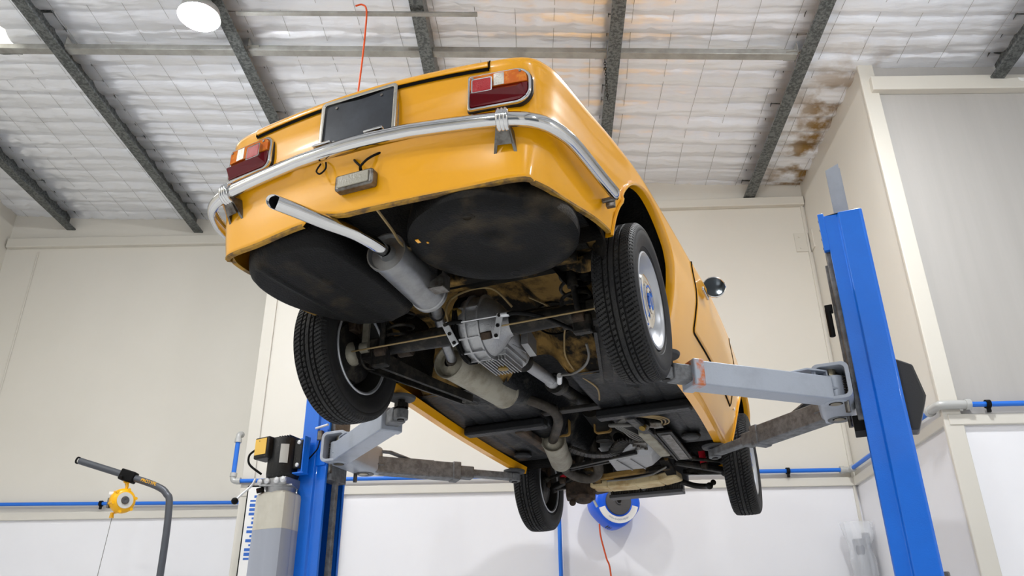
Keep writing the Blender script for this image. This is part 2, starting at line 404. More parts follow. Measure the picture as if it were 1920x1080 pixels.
plab = ['steel roof purlin at the far left edge of the ceiling', 'steel roof purlin ending above the car-less left wall, left of the round lamp',
        'steel roof purlin passing just right of the round lamp', 'steel roof purlin meeting the boot lid just right of the number plate',
        'steel roof purlin directly behind the rear right corner of the car', 'steel roof purlin beside the brown water stain', 'steel roof purlin above the front right wall with white wires']
plab[1] = 'steel roof purlin running down left of the round lamp to the left wall'
for x, l in zip(PX, plab):
    purlin(x, Y0+.02, YL if x < XC else (YJ-.02 if x > XR else YB), l)
# bridging rail across the purlins
def rail(name, x0, x1, y, dz, w, h, m, label, cat):
    q = MB(); q.beam((x0, y, purlin_z(x0)+dz), (x1, y, purlin_z(x1)+dz), w, h)
    return tag(q.build(name, m, None, smooth=0, bevel=.003), label, cat)
for a, b_, l in zip([XL]+PX, PX, ['outside the far left purlin', 'between the two purlins left of the round lamp', 'under the round lamp', 'crossing above the number plate', 'crossing behind the right tail lamp', 'between the rear corner of the car and the water stain', '']):
    if not l: continue
    o = rail('bridging_channel', a+.05, b_-.05, 5.0, .06, .07, .05, 'galv_dark', 'light grey bridging channel '+l, 'channel')
    o['group'] = 'bridging channels between the purlins'
rail('cable_tray', -2.2, -.41, 4.5, -.03, .035, .02, 'galv_dark', 'thin grey conduit tray clamped under the purlins beside the round lamp', 'conduit')

# unseen roller doors added behind the viewer for dark bands in the chrome
for k_, (xa, xb) in enumerate(((-4.6, -.8), (.6, 4.6))):
    q = MB(); n_ = 40
    q.grid(lambda u, v: (lerp(xa, xb, u), Y0+.03+.018*math.sin(v*3.6*52), lerp(.0, 3.9, v)), 2, 420)
    struct(q.build('door_%d' % (k_+1), 'door_grey', None, smooth=0))
    for xx in (xa, xb): q = MB(); q.box((xx, Y0+.05, 1.97), (.12, .10, 3.94)); struct(q.build('trim_2%d' % (2*k_+(xx == xb)), 'standgrey', None))
# gutter-like rails along the wall tops, corner strips and panel joints
def trimbox(name, p0, p1, w, h, m='trim', bevel=.006):
    q = MB(); q.beam(p0, p1, w, h); return struct(q.build(name, m, None, smooth=0, bevel=bevel))
zt = H+4.24
trimbox('trim_1', (XC+.05, YB-.03, zt+.005+.0), (XR-.01, YB-.03, zt), .06, .09)
trimbox('trim_2', (XL+.02, YL-.03, zt+.30), (XC+.0, YL-.03, zt+.26), .06, .11)
trimbox('trim_3', (XR+.03, YJ-.035, H+4.21), (7.95, YJ-.035, H+4.06), .07, .13)
trimbox('trim_4', (XR+.03, YJ-.008, 0), (XR+.03, YJ-.008, H+4.46), .12, .03)
trimbox('trim_5', (XR-.03, YB-.01, 0), (XR-.03, YB-.01, H+4.2), .02, .02, 'trim', 0)
trimbox('trim_6', (XC+.055, YB-.012, 0), (XC+.055, YB-.012, zt), .11, .02)
trimbox('trim_7', (-1.92, YB-.008, 0), (-1.92, YB-.008, zt), .03, .016)
trimbox('trim_8', (-5.62, YL-.006, 0), (-5.62, YL-.006, zt+.2), .02, .012)
# ledge strip under the pipe
def ledge(name, p0, p1):
    q = MB(); q.beam((*p0, PANEL_Z+.02), (*p1, PANEL_Z+.02), .03, .07); return struct(q.build(name, 'trim', None, smooth=0, bevel=.004))
ledge('trim_10', (XC, YB-.014), (XR, YB-.014)); ledge('trim_11', (XR-.014, YB), (XR-.014, YJ)); ledge('trim_12', (XR, YJ-.014), (7.9, YJ-.014)); ledge('trim_13', (XL, YL-.014), (XC, YL-.014))
q = MB()
for y, s_ in ((YB-.02, 1),):
    q.box((2.50, YB-.006, H+3.80), (.13, .012, .20)); q.box((XR-.006, YB-.05, H+3.80), (.012, .10, .20))
    for z in (-.06, .06): q.cyl((2.48, YB-.012, H+3.80+z), (2.48, YB-.018, H+3.80+z), .012, n=10)
tag(q.build('corner_bracket', 'trim', None, smooth=30), 'cream painted angle bracket screwed into the right room corner', 'bracket')

# air pipe
def air_pipe(pts, label, r=.017):
    q = MB(); q.tube(pts, r, 14); return tag(q.build('air_pipe', 'bluepipe', None, smooth=50), label, 'pipe')
po = .05
air_pipe([(XC-.02, YB-po, PIPE_Z+.0), (XR-.11, YB-po, PIPE_Z)], 'blue compressed air pipe along the back wall behind the car')
air_pipe([(XR-po, YB-.11, PIPE_Z), (XR-po, YJ-.02, PIPE_Z)], 'blue compressed air pipe along the short right side wall')
air_pipe([(XR+.12, YJ-po, PIPE_Z), (7.9, YJ-po, PIPE_Z)], 'blue compressed air pipe on the front right wall')
air_pipe([(XL+.05, YL-po, PIPE_Z+.03), (XC-.0, YL-po, PIPE_Z)], 'blue compressed air pipe along the left wall behind the yellow balancer')
air_pipe([(XC-.065, YB-po, PIPE_Z+.06), (XC-.065, YB-po, PIPE_Z+.36)], 'short vertical blue air pipe riser left of the pump motor', .02)
air_pipe([(.10, YB-po, .2), (.10, YB-po, PIPE_Z-.02)], 'vertical blue air pipe dropping below the front left tyre')
def fitting(pts, label, r=.024):
    q = MB(); q.tube(cr(pts, 5), r, 14)
    for p, p2 in ((pts[0], pts[1]), (pts[-1], pts[-2])):
        d = (Vector(p2)-Vector(p)).normalized(); q.cyl(Vector(p)-d*.004, Vector(p)+d*.028, r*1.25, n=16)
    return tag(q.build('pipe_elbow', 'fitting', None, smooth=40), label, 'pipe fitting')
fitting([(XC-.0, YB-po, PIPE_Z), (XC-.045, YB-po, PIPE_Z), (XC-.065, YB-po, PIPE_Z+.02), (XC-.065, YB-po, PIPE_Z+.065)], 'grey pipe elbow at the foot of the short blue riser')
fitting([(XC-.065, YB-po, PIPE_Z+.34), (XC-.065, YB-po, PIPE_Z+.40), (XC-.065, YB-po+.05, PIPE_Z+.42)], 'grey pipe fitting at the top of the short blue riser')
fitting([(XR-.13, YB-po, PIPE_Z), (XR-.07, YB-po, PIPE_Z), (XR-po, YB-.07, PIPE_Z), (XR-po, YB-.13, PIPE_Z)], 'grey pipe elbow in the inner room corner')
fitting([(XR-po, YJ+.10, PIPE_Z), (XR-po, YJ-.02, PIPE_Z), (XR-.02, YJ-po, PIPE_Z), (XR+.14, YJ-po, PIPE_Z)], 'grey pipe elbow on the outer wall corner right of the lift post', .028)
def clip(p, ax, label):
    q = MB(); q.lathe([(-.014, .021), (.014, .021), (.014, .028), (-.014, .028)], p, ax, 16, closed=True)
    d = Vector((0, 0, -1)); q.box(Vector(p)+Vector((0, 0, -.038)), (.02, .02, .03))
    return tag(q.build('pipe_clip', 'black', None, smooth=40), label, 'pipe clip', 'black clips on the blue air pipe')
clip((2.02, YB-po, PIPE_Z), (1, 0, 0), 'black pipe clip on the back wall left of the inner corner')
clip((-2.23, YB-po, PIPE_Z), (1, 0, 0), 'black pipe clip just left of the pump motor')
clip((XR-po, 6.3, PIPE_Z), (0, 1, 0), 'black pipe clip on the short side wall near the inner corner')
clip((XR-po, 5.6, PIPE_Z), (0, 1, 0), 'black pipe clip peeking out under the black post cover')
clip((2.84, YJ-po, PIPE_Z), (1, 0, 0), 'black pipe clip on the front right wall')
clip((-4.28, YL-po, PIPE_Z+.015), (1, 0, 0), 'black pipe clip left of the yellow balancer')

# round high-bay lamps
def high_bay(x, y, z, label):
    e = empty('high_bay_lamp', (x, y, z)); tag(e, label, 'lamp', 'round high bay lamps')
    q = MB(); q.lathe([(.16, .02), (.15, .07), (.10, .09), (.06, .135), (.0, .15), (-.010, .15), (-.010, .14), (.0, .137), (.03, .0001)], (0, 0, 0), (0, 0, 1), 40)
    q.cyl((0, 0, .15), (0, 0, foil_z(x)-z+.02), .01, n=8)
    q.build('housing', 'fitting', e, smooth=40)
    m = bpy.data.materials.get('lamp_lens')
    if not m:
        m = bpy.data.materials.new('lamp_lens'); m.use_nodes = True; b = m.node_tree.nodes['Principled BSDF']
        b.inputs['Emission Color'].default_value = (.97, .985, 1, 1); b.inputs['Emission Strength'].default_value = LAMP_POWER
    q = MB(); q.lathe([(-.002, .136), (-.03, .125), (-.052, .085), (-.06, .0001)], (0, 0, 0), (0, 0, 1), 40); q.build('lens', m, e, smooth=60)
ll = ['glowing round high bay lamp hanging under the foil roof', 'unseen high bay lamp added near the left wall', 'high bay lamp above the right side of the car', 'unseen high bay lamp added near the left roller door', 'unseen high bay lamp added near the right roller door', 'unseen high bay lamp added at the far right bay']
for p, l in zip(LAMPS, ll): high_bay(*p, l)

q = MB()
for k in range(15):
    c_ = Vector((.545, 5.04, purlin_z(.545)+.02-.026*k)); pts = []
    for i in range(10):
        a = 2*PI*i/10; u = .008*math.cos(a); v = .018*math.sin(a)
        pts.append(c_+(Vector((u, 0, v)) if k % 2 else Vector((0, u, v))))
    q.tube(pts, .0026, 5, closed=True)
tag(q.build('hanging_chain', 'blacksteel', None), 'short dark chain hanging beside the purlin behind the rear right corner of the car', 'chain')
# orange cord hanging from the tray
q = MB(); q.tube(cr([(-1.30, 4.46, H+4.49), (-1.25, 4.46, H+4.50), (-1.215, 4.46, H+4.44), (-1.21, 4.46, H+4.2), (-1.215, 4.46, H+3.9), (-1.225, 4.46, H+3.6), (-1.23, 4.46, H+3.2), (-1.22, 4.46, H+2.2)], 10), .0065, 8); q.cyl((-1.22, 4.46, H+2.22), (-1.22, 4.46, H+2.14), .018, n=14)
tag(q.build('extension_cord', 'orange', None), 'orange extension cord hanging from the roof behind the number plate', 'cord')
for z, l in ((4.33, 'upper'), (4.0, 'middle'), (3.75, 'lower')): pass

# ================================================================== LEFT BACKGROUND: balancer stand, reel, screen, bag
def stand():
    Y = 6.2; e = empty('balancer_stand', (-2.83, Y, 0)); tag(e, 'dark grey bent tube stand with slanted arm by the left wall', 'stand')
    L = lambda x, z, y=0: (x+2.83, y, z)
    q = MB(); pts = cr([L(-3.62, H+1.615), L(-3.2, H+1.485), L(-2.98, H+1.41), L(-2.89, H+1.35), L(-2.85, H+1.24), L(-2.83, H+.7), L(-2.83, .05)], 10)
    q.tube(pts, .026, 18); q.build('tube_arm', 'standgrey', e)
    q = MB(); q.lathe([(0, .020), (.012, .020), (.012, .028), (0, .028)], L(-3.63, H+1.618), (-.95, 0, .3), 20, closed=True); q.build('end_ring', 'black', e)
    d = Vector((.955, 0, -.296)).normalized(); c = Vector(L(-3.21, H+1.488))
    R = Matrix((d, Vector((0, 1, 0)), d.cross(Vector((0, 1, 0))))).transposed()
    q = MB(); q.box(c, (.12, .075, .085), R); q.cyl(c-d*.03+Vector((0, -.04, -.02)), c-d*.03+Vector((0, -.065, -.03)), .014, n=12); q.build('sliding_clamp', 'black', e, bevel=.01)
    q = MB(); q.tube([c+Vector((.0, 0, -.03)), c+Vector((-.01, 0, -.07))], .006, 8); q.build('eye_bolt', 'bracket', e)
    # faded yellow lettering on the arm
    t = text_mesh('lettering', 'PROTYPE', .034, 'baly', e, Vector(L(-3.03, H+1.43))+Vector((0, -.028, .004)), (PI/2, .30, 0), spacing=.9)
    q = MB(); q.box((0, 0, .03), (.5, .5, .06)); q.build('foot_plate', 'standgrey', e, bevel=.004)
    # balancer hangs from the clamp
    b = empty('spring_balancer', (-3.22, Y, H+1.30)); tag(b, 'yellow spring balancer hanging under the slanted tube arm', 'tool balancer')
    ax = Vector((.72, -.69, -.05)).normalized()
    q = MB(); q.lathe([(-.055, .0001), (-.055, .05), (-.045, .078), (-.02, .092), (.02, .092), (.045, .08), (.055, .06), (.055, .0001)], (0, 0, 0), ax, 28)
    for k in range(6):
        a = PI/3*k+.3; x_, y_, _ = frame(ax); p = (math.cos(a)*x_+math.sin(a)*y_)*.084
        q.cyl(p-ax*.05, p+ax*.05, .012, n=12)
    q.build('drum_housing', 'baly', b, smooth=40)
    q = MB(); q.lathe([(.056, .06), (.059, .06), (.059, .03), (.056, .03)], (0, 0, 0), ax, 28, closed=True); q.build('face_label', 'sticker_w', b)
    q = MB(); q.lathe([(.05, .028), (.066, .028), (.068, .016), (.062, .0001)], (0, 0, 0), ax, 24); q.build('hub_knob', 'reelgrey', b)
    q = MB(); q.tube([(.01, 0, .085), (.015, 0, .11), (.01, 0, .135)], .012, 10); q.tube(cr([(.03, 0, .15), (.01, 0, .135), (-.012, 0, .15), (-.005, 0, .175), (.018, 0, .178)], 6), .010, 10); q.build('top_hook', 'baly', b)
    q = MB(); q.cyl((-.06, 0, -.085), (-.06, 0, -.125), .012, .017, n=12); q.build('cable_guide', 'baly', b)
    q = MB(); q.box((-.085, -.03, -.02), (.018, .03, .075)); q.build('side_plate', 'bracket', b, bevel=.003)
    q = MB(); q.box((-.055, -.05, .05), (.06, .004, .022), Matrix.Rotation(.3, 3, 'Z')); q.build('white_tag', 'white', b)
    q = MB(); q.tube([(-.055, 0, -.12), (-.11, 0, -1.2), (-.12, 0, -1.35)], .0022, 6); q.build('pull_wire', 'cable', b)
stand()
def reel():
    e = empty('cable_reel', (.55, YB-.16, H+1.34)); e.scale = (.93, .93, .93); tag(e, 'blue retractable cable reel on the back wall below the radiator', 'cable reel')
    ax = Vector((.42, -.9, .0)).normalized(); ax = Vector((.25, -.97, 0)).normalized()
    x = Vector((-ax.y, ax.x, 0)); z = Vector((0, 0, 1))
    q = MB(); n = 44; sil = []
    for i in range(n):
        a = 2*PI*i/n; r = .205+.012*math.cos(4*a); sil.append((r*math.cos(a), r*math.sin(a)*.98))
    def sc(k): return [(a*k, b*k) for a, b in sil]
    o0 = Vector((0, 0, 0))-ax*.13
    rings = [(sc(.90), 0), (sc(.98), .02), (sc(1), .06), (sc(1.0), .18), (sc(.95), .215), (sc(.80), .235), (sc(.62), .238)]
    vs = []
    for pl, d in rings: vs += [o0+x*a+z*b+ax*d for a, b in pl]
    fs = []
    for j in range(len(rings)-1): fs += [(j*n+i, j*n+(i+1) % n, (j+1)*n+(i+1) % n, (j+1)*n+i) for i in range(n)]
    fs += [tuple(range(n))[::-1], tuple(range((len(rings)-1)*n, len(rings)*n))]
    q.add(vs, fs); q.build('reel_case', 'reelblue', e, smooth=50)
    q = MB()
    for base in (2.75, 4.35):
        for k in range(4):
            a = base+.085*k; c = o0+(x*math.cos(a)+z*math.sin(a))*.206+ax*.11
            R = Matrix(((x*math.cos(a)+z*math.sin(a)), ax, (x*-math.sin(a)+z*math.cos(a)))).transposed(); q.box(c, (.008, .07, .006), R)
    q.build('vent_slots', 'ink', e, smooth=0)
    q = MB(); q.lathe([(.10, .115), (.128, .112), (.132, .10), (.128, .03), (.14, .028), (.14, .0001)], (0, 0, 0), ax, 36); q.build('hub_plate', 'reelgrey', e, smooth=30)
    q = MB(); q.lathe([(.138, .02), (.146, .018), (.146, .0001)], (0, 0, 0), ax, 6); q.build('hub_bolt', 'black', e)
    q = MB(); pl = []
    a0, a1 = PI*1.10, PI*1.93
    for i in range(25): a = lerp(a0, a1, i/24); pl.append((.182*math.cos(a), .182*math.sin(a)))
    for i in range(25): a = lerp(a1, a0, i/24); pl.append((.128*math.cos(a), .128*math.sin(a)))
    q.prism(pl, Vector((0, 0, 0))+ax*.098, x, z, ax, .012); lb = q.build('curved_label', 'white', e, smooth=0)
    # tiny grey marks on the label
    q = MB(); rnd = random.Random(3)
    for i in range(22):
        a = lerp(PI*1.3, PI*1.68, i/21); r = .152
        c = (x*math.cos(a)+z*math.sin(a))*r + ax*.1108
        R = Matrix(((x*math.cos(a)+z*math.sin(a)), ax, (x*-math.sin(a)+z*math.cos(a)))).transposed()
        q.box(c, (rnd.uniform(.008, .020), .001, .0035), R)
    q.build('label_print', 'greyink', lb, smooth=0)
    q = MB(); q.box(-ax*.14, (.22, .05, .12), Matrix.Rotation(math.atan2(ax.x, -ax.y), 3, 'Z')); q.box((0, .16-.02, 0), (.10, .06, .10)); q.build('wall_mount', 'reelgrey', e, bevel=.004)
    q = MB(); q.tube(cr([(-.13, -.02, -.16), (-.125, -.03, -.26), (-.09, -.02, -.42), (-.06, 0, -.55), (-.05, 0, -1.1), (-.06, 0, -1.5)], 8), .0065, 8)
    tag(q.build('reel_cord', 'orange', None), 'orange power cord hanging down from the blue reel', 'cord').location = e.location
reel()
def screen():
    e = empty('wall_screen', (-2.135, YB-.05, H+.86-.25)); tag(e, 'black framed screen on the back wall beside the oil reservoir', 'screen')
    q = MB(); q.box((0, 0, .475), (.80, .04, .96)); q.build('frame', 'black', e, bevel=.004)
    q = MB(); q.box((0, -.021, .475), (.775, .004, .93)); q.build('display', 'white', e, smooth=0)
    q = MB(); rnd = random.Random(5)
    for k in range(15):
        z = .86-.036*k; x_ = -.36+rnd.choice((0, 0, .03))
        while x_ < rnd.uniform(-.1, .3):
            L_ = rnd.uniform(.03, .11); h_ = rnd.uniform(.010, .026); q.box((x_+L_/2, -.0235, z), (L_, .002, h_)); x_ += L_+.014
    q.box((-.2, -.0235, .16), (.33, .002, .05))
    q.build('display_text', 'capblue', e, smooth=0)
screen()
def bag():
    e = empty('wrapped_tube', (2.47, 6.78, 0)); tag(e, 'grey tubes in a clear plastic bag leaning in the right corner', 'wrapped tubes')
    q = MB(); q.tube([(.0, .0, 0), (-.02, .05, H+1.03)], .045, 16); q.build('tube', 'tubegrey', e)
    q = MB(); q.tube([(.07, .03, 0), (.055, .08, H+1.08)], .03, 16); q.build('tube', 'tubegrey', e)
    q = MB()
    def fn(u, v):
        a = 2*PI*u; z = lerp(0, H+1.16, v); r = .10 if v < .85 else lerp(.10, .13, (v-.85)/.15)
        r *= 1+.22*noise.noise(Vector((math.cos(a)*2, math.sin(a)*2, z*7)))
        r *= 1-.25*math.exp(-((v-.90)/.03)**2)
        return (.02-.03*v+r*math.cos(a), .03+.04*v+r*.7*math.sin(a), z)
    q.grid(fn, 48, 60, closed_u=True); q.build('plastic_bag', 'plastic_bag', e, smooth=25)
bag()
# white wires by the purlin at far right
q = MB()
for k in range(3): q.tube(cr([(3.66, YJ-.05, purlin_z(3.66)+.05-.01*k), (3.75, YJ-.07, purlin_z(3.66)+.0-.01*k), (3.88, YJ-.07, purlin_z(3.66)-.01-.012*k), (4.05, YJ-.05, purlin_z(3.66)+.02)], 6), .004, 6)
tag(q.build('loose_wires', 'white', None), 'loose white wires above the front right wall', 'wires')
q = MB(); q.box((-1.045, YB-.03, .75+.1), (.028, .04, H+.845-.85)); 
tag(q.build('wall_pipe_stub', 'bluepipe', None), 'blue pipe end just showing at the bottom edge under the lift arm', 'pipe')

# ================================================================== CAR FRAME OF REFERENCE
TH = .3567; CO = Vector((-.24541, 3.08865, 1.31285+H))
def c2w(x, y, z):
    return CO + Vector((math.cos(TH)*x+math.sin(TH)*y, -math.sin(TH)*x+math.cos(TH)*y, z))
exec_car = True

# ================================================================== LIFT
LZ0 = -(1.31285+H)                         # floor level in car coordinates
def lift_post(side):
    # side +1 right, -1 left; local frame: x towards outside, origin on floor at the post's inner edge, y along car
    xc = 1.375 if side > 0 else -1.39; YC = 1.06
    zz = lambda z: -1.3125+(z+1.3125)*1.065
    e = empty('lift_post', c2w(xc, YC, LZ0), -TH)
    lab = 'blue two-post lift column on the right with grey arms under the car' if side > 0 else 'blue two-post lift column on the left behind the pump'
    tag(e, lab, 'lift')
    s = side; top = .735-LZ0
    # C-section with a step, open towards the car
    t = .008
    out = [(0, -.098), (.062, -.098), (.070, -.112), (.165, -.112), (.175, -.102)]
    prof = [(x, y) for x, y in out] + [(x, -y) for x, y in out[::-1]]
    inn = [(x-(t if x > .1 else 0), y+t) for x, y in out] + [(x-(t if x > .1 else 0), -y-t) for x, y in out[::-1]]
    # lips turned inwards at the mouth
    poly = [(0, -.075)]+prof+[(0, .075), (t, .075)]+inn[::-1][0:1]+inn[::-1][1:]+[(t, -.075)]
    poly = [(0, -.08)]+prof+[(0, .08), (t, .08), (t, .098-t)] + [(x, y) for x, y in inn[::-1][1:-1]] + [(t, -.098+t), (t, -.08)]
    q = MB(); q.prism([(s*a, b) for a, b in poly], (0, 0, 0), (1, 0, 0), (0, 1, 0), (0, 0, 1), top)
    q.build('column', 'blue', e, smooth=25, bevel=.003)
    q = MB(); q.box((s*.07, 0, .012), (.5, .45, .024)); q.build('base_plate', 'blue', e, bevel=.004)
    q = MB(); q.box((s*.16, 0, top*.5+.0), (.01, .12, top-.05)); q.build('back_web', 'black', e, smooth=0)
    # carriage
    zb = -.205-LZ0
    q = MB(); q.box((s*.045-s*.03, 0, zb+.36), (.075, .15, .86)); q.build('carriage', 'lgrey_dark', e, bevel=.006)
    if s > 0: q = MB(); q.box((s*.0-s*.02, 0, zb-.08), (.05, .12, .07)); q.build('stop_block', 'black', e, bevel=.003)
    # U bracket with pins
    br = MB(); hx = -s*.10
    o, i = rrect(-.078, 0, .078, .165, .03), rrect(-.060, .014, .060, .150, .02)
    br.ring(o, i, (hx-.0, -.195, zb), (1, 0, 0), (0, 0, 1), (0, 1, 0), .39)
    o2 = br.build('carriage_bracket', 'lgrey', e, smooth=35, bevel=.002)
    for yy, nm in ((-.125, 0), (.125, 1)):
        q = MB(); q.cyl((hx, yy, zb-.006), (hx, yy, zb+.17), .024, n=20); q.lathe([(-.001, .024), (-.001, .03), (-.004, .03), (-.004, .024)], (hx, yy, zb), (0, 0, 1), 20, closed=True); q.build('pivot_pin', 'steelpin', e, smooth=30)
        q = MB(); q.cyl((hx+s*.045, yy-.012, zb-.05), (hx+s*.045, yy-.012, zb+.10), .011, n=14)
        for k in range(8): q.lathe([(0, .012), (.004, .017), (.008, .012)], (hx+s*.045, yy-.012, zb+.02+.012*k), (0, 0, 1), 12)
        q.build('lock_pin', 'bracket', e, smooth=30)
    # arms
    W = lambda x, y, z: (x-xc, y-YC, z-LZ0)     # car coords -> local
    px = xc+hx
    def arm(p0, tip, rear):
        a = Vector(W(*p0)); b = Vector(W(*tip)); a.z = b.z = -.153-LZ0; d = (b-a).normalized(); L_ = (b-a).length; n = Vector((-d.y, d.x, 0))
        zc = -.153-LZ0; a.z = zc; b.z = zc
        m1 = 'lgrey' if rear else 'lgrey_dark'
        q = MB(); e0 = a+d*.04; e1 = a+d*(L_*(.84 if rear else .58))
        # main box section, hollow look at the end with a collar
        q.beam(e0, e1, .10 if rear else .09, .105 if rear else .095)
        q.beam(a-d*.03, a+d*.10, .10, .012, ) ; 
        body = q.build('lift_arm', m1, e, bevel=.009, bseg=3)
        q = MB(); q.beam(e1-d*.02, e1+d*.03, .112 if rear else .100, .116 if rear else .106); q.build('arm_collar', 'lgrey_rust' if (rear and side > 0) else m1, body, bevel=.006)
        q = MB(); q.beam(e1, b-d*.02, .070 if rear else .055, .070 if rear else .042); 
        if not rear: q.beam(e1+d*.02, e1+d*(.30*(b-e1).length), .072, .070)
        q.build('arm_extension', 'lgrey_dark', body, bevel=.006)
        # triangular gear web / restraint on top
        q = MB(); up = Vector((0, 0, 1))
        pts = [e0+up*.085, e0+d*.10+up*.085, e0+d*.22+up*.05, e0+d*.36+up*.05]
        for k in range(3): q.beam(pts[k], pts[k+1]+(pts[k+1]-pts[k]).normalized()*.002, .05, .008, up)
        q.beam(e0+up*.045, e0+up*.088, .05, .008, d)
        q.build('arm_gusset', m1, body, bevel=.001)
        q = MB(); q.cyl(a+up*.062, a-up*.056, .052, n=28); q.build('arm_knuckle', m1, body, bevel=.003)
        # screw pad
        p = Vector((b.x, b.y, 0))
        zt_ = tip[2]-LZ0
        q = MB(); q.cyl(p+up*(zc-.030), p+up*(zc+.018), .034, n=24); q.build('pad_socket', 'lgrey_dark', body, bevel=.004)
        q = MB(); q.cyl(p+up*(zc-.036), p+up*(zt_-.012), .017, n=18)
        q.lathe([(0, .034), (.022, .034), (.026, .02)], p+up*(zt_-.055), (0, 0, 1), 8); q.build('pad_screw', 'blacksteel', body, smooth=30)
        q = MB(); q.lathe([(-.016, .0001), (-.016, .03), (-.014, .062), (-.006, .066), (0, .066), (.0, .0001)], p+up*zt_, (0, 0, 1), 32); q.build('lift_pad', 'padrubber', body, smooth=40)
    if side > 0:
        arm((px, YC-.125, 0), (.655, .385, -.072), True); arm((px, YC+.14, 0), (.60, 1.77, -.115), False)
    else:
        arm((px, YC-.125, 0), (-.612, .425, -.072), True); arm((px, YC+.14, 0), (-.63, 1.84, -.115), False)
    if side > 0:
        # grey hose extension and top bracket
        q = MB(); q.box((.088, .0, top+.10), (.062, .004, .42)); q.box((.121, .025, top+.10), (.004, .05, .42)); q.box((.056, .025, top+.10), (.004, .05, .42))
        q.add([(.057, -.002, top+.31), (.119, -.002, top+.31), (.119, -.002, top+.335), (.057, .002, top+.31), (.119, .002, top+.31), (.119, .002, top+.335)], [(0, 1, 2), (5, 4, 3), (0, 2, 5, 3), (1, 4, 5, 2)]); q.build('top_channel', 'lgrey', e, smooth=0)
        q = MB(); q.box((-.012, -.085, top-.085), (.028, .03, .20)); q.build('top_bracket', 'blue', e, bevel=.003)
        q = MB()
        for k in range(4): q.cyl((-.028, -.088, top-.02-.05*k), (.016, -.088, top-.02-.05*k), .006, n=8); 
        q.build('bracket_bolt', 'bracket', e)
        q = MB(); q.box((-.02, 0, top-.55), (.03, .10, .62)); q.build('slide_rail', 'lgrey_dark', e, bevel=.003)
        q = MB(); q.cyl((-.06, -.06, zz(.17)-LZ0), (-.06, -.06, zz(.04)-LZ0), .014, n=14); q.box((-.055, -.055, zz(.17)-LZ0), (.035, .035, .035)); q.build('rubber_stop', 'black', e, bevel=.003)
        # safety lock cover on the outer face
        pl = [(0, 0), (.09, -.055), (.115, -.20), (.06, -.345), (.0, -.34)]
        q = MB(); q.prism(pl, (.150, .05, zz(-.075)-LZ0), (1, 0, 0), (0, 0, 1), (0, -1, 0), .10); q.build('lock_cover', 'cover', e, bevel=.008)
        q = MB()
        for z in (-.11, -.38): q.cyl((.168, -.048, zz(z)-LZ0), (.168, -.056, zz(z)-LZ0), .006, n=10)
        q.build('cover_screw', 'zinc', e)
        q = MB(); q.box((.185, -.02, zz(-.965)-LZ0), (.03, .04, .06)); q.build('side_catch', 'bracket', e, bevel=.006)
    else:
        q = MB(); q.box((-.005+.02, -.02, zb-1.0), (.03, .025, 1.9)); q.build('slide_rail', 'lgrey_dark', e, bevel=.003)
        q = MB(); q.box((-.04, -.12, zz(-.11)-LZ0), (.03, .025, .055)); q.build('limit_switch', 'bracket', e, bevel=.004)
        q = MB(); q.tube([(-.07, -.13, zz(-.070)-LZ0), (.01, -.13, zz(-.058)-LZ0)], .007, 8); q.build('switch_lever', 'zinc', e)
        q = MB(); q.tube(cr([(-.04, -.125, zz(-.14)-LZ0), (-.045, -.13, zz(-.18)-LZ0), (-.075, -.13, zz(-.21)-LZ0), (-.12, -.13, zz(-.25)-LZ0)], 6), .004, 6); q.build('switch_cable', 'black', e)
        q = MB(); q.box((-.04, -.104, zz(-.17)-LZ0), (.07, .006, .20)); q.build('cover_plate', 'blue', e, bevel=.002)
    return e
lift_post(1); lift_post(-1)

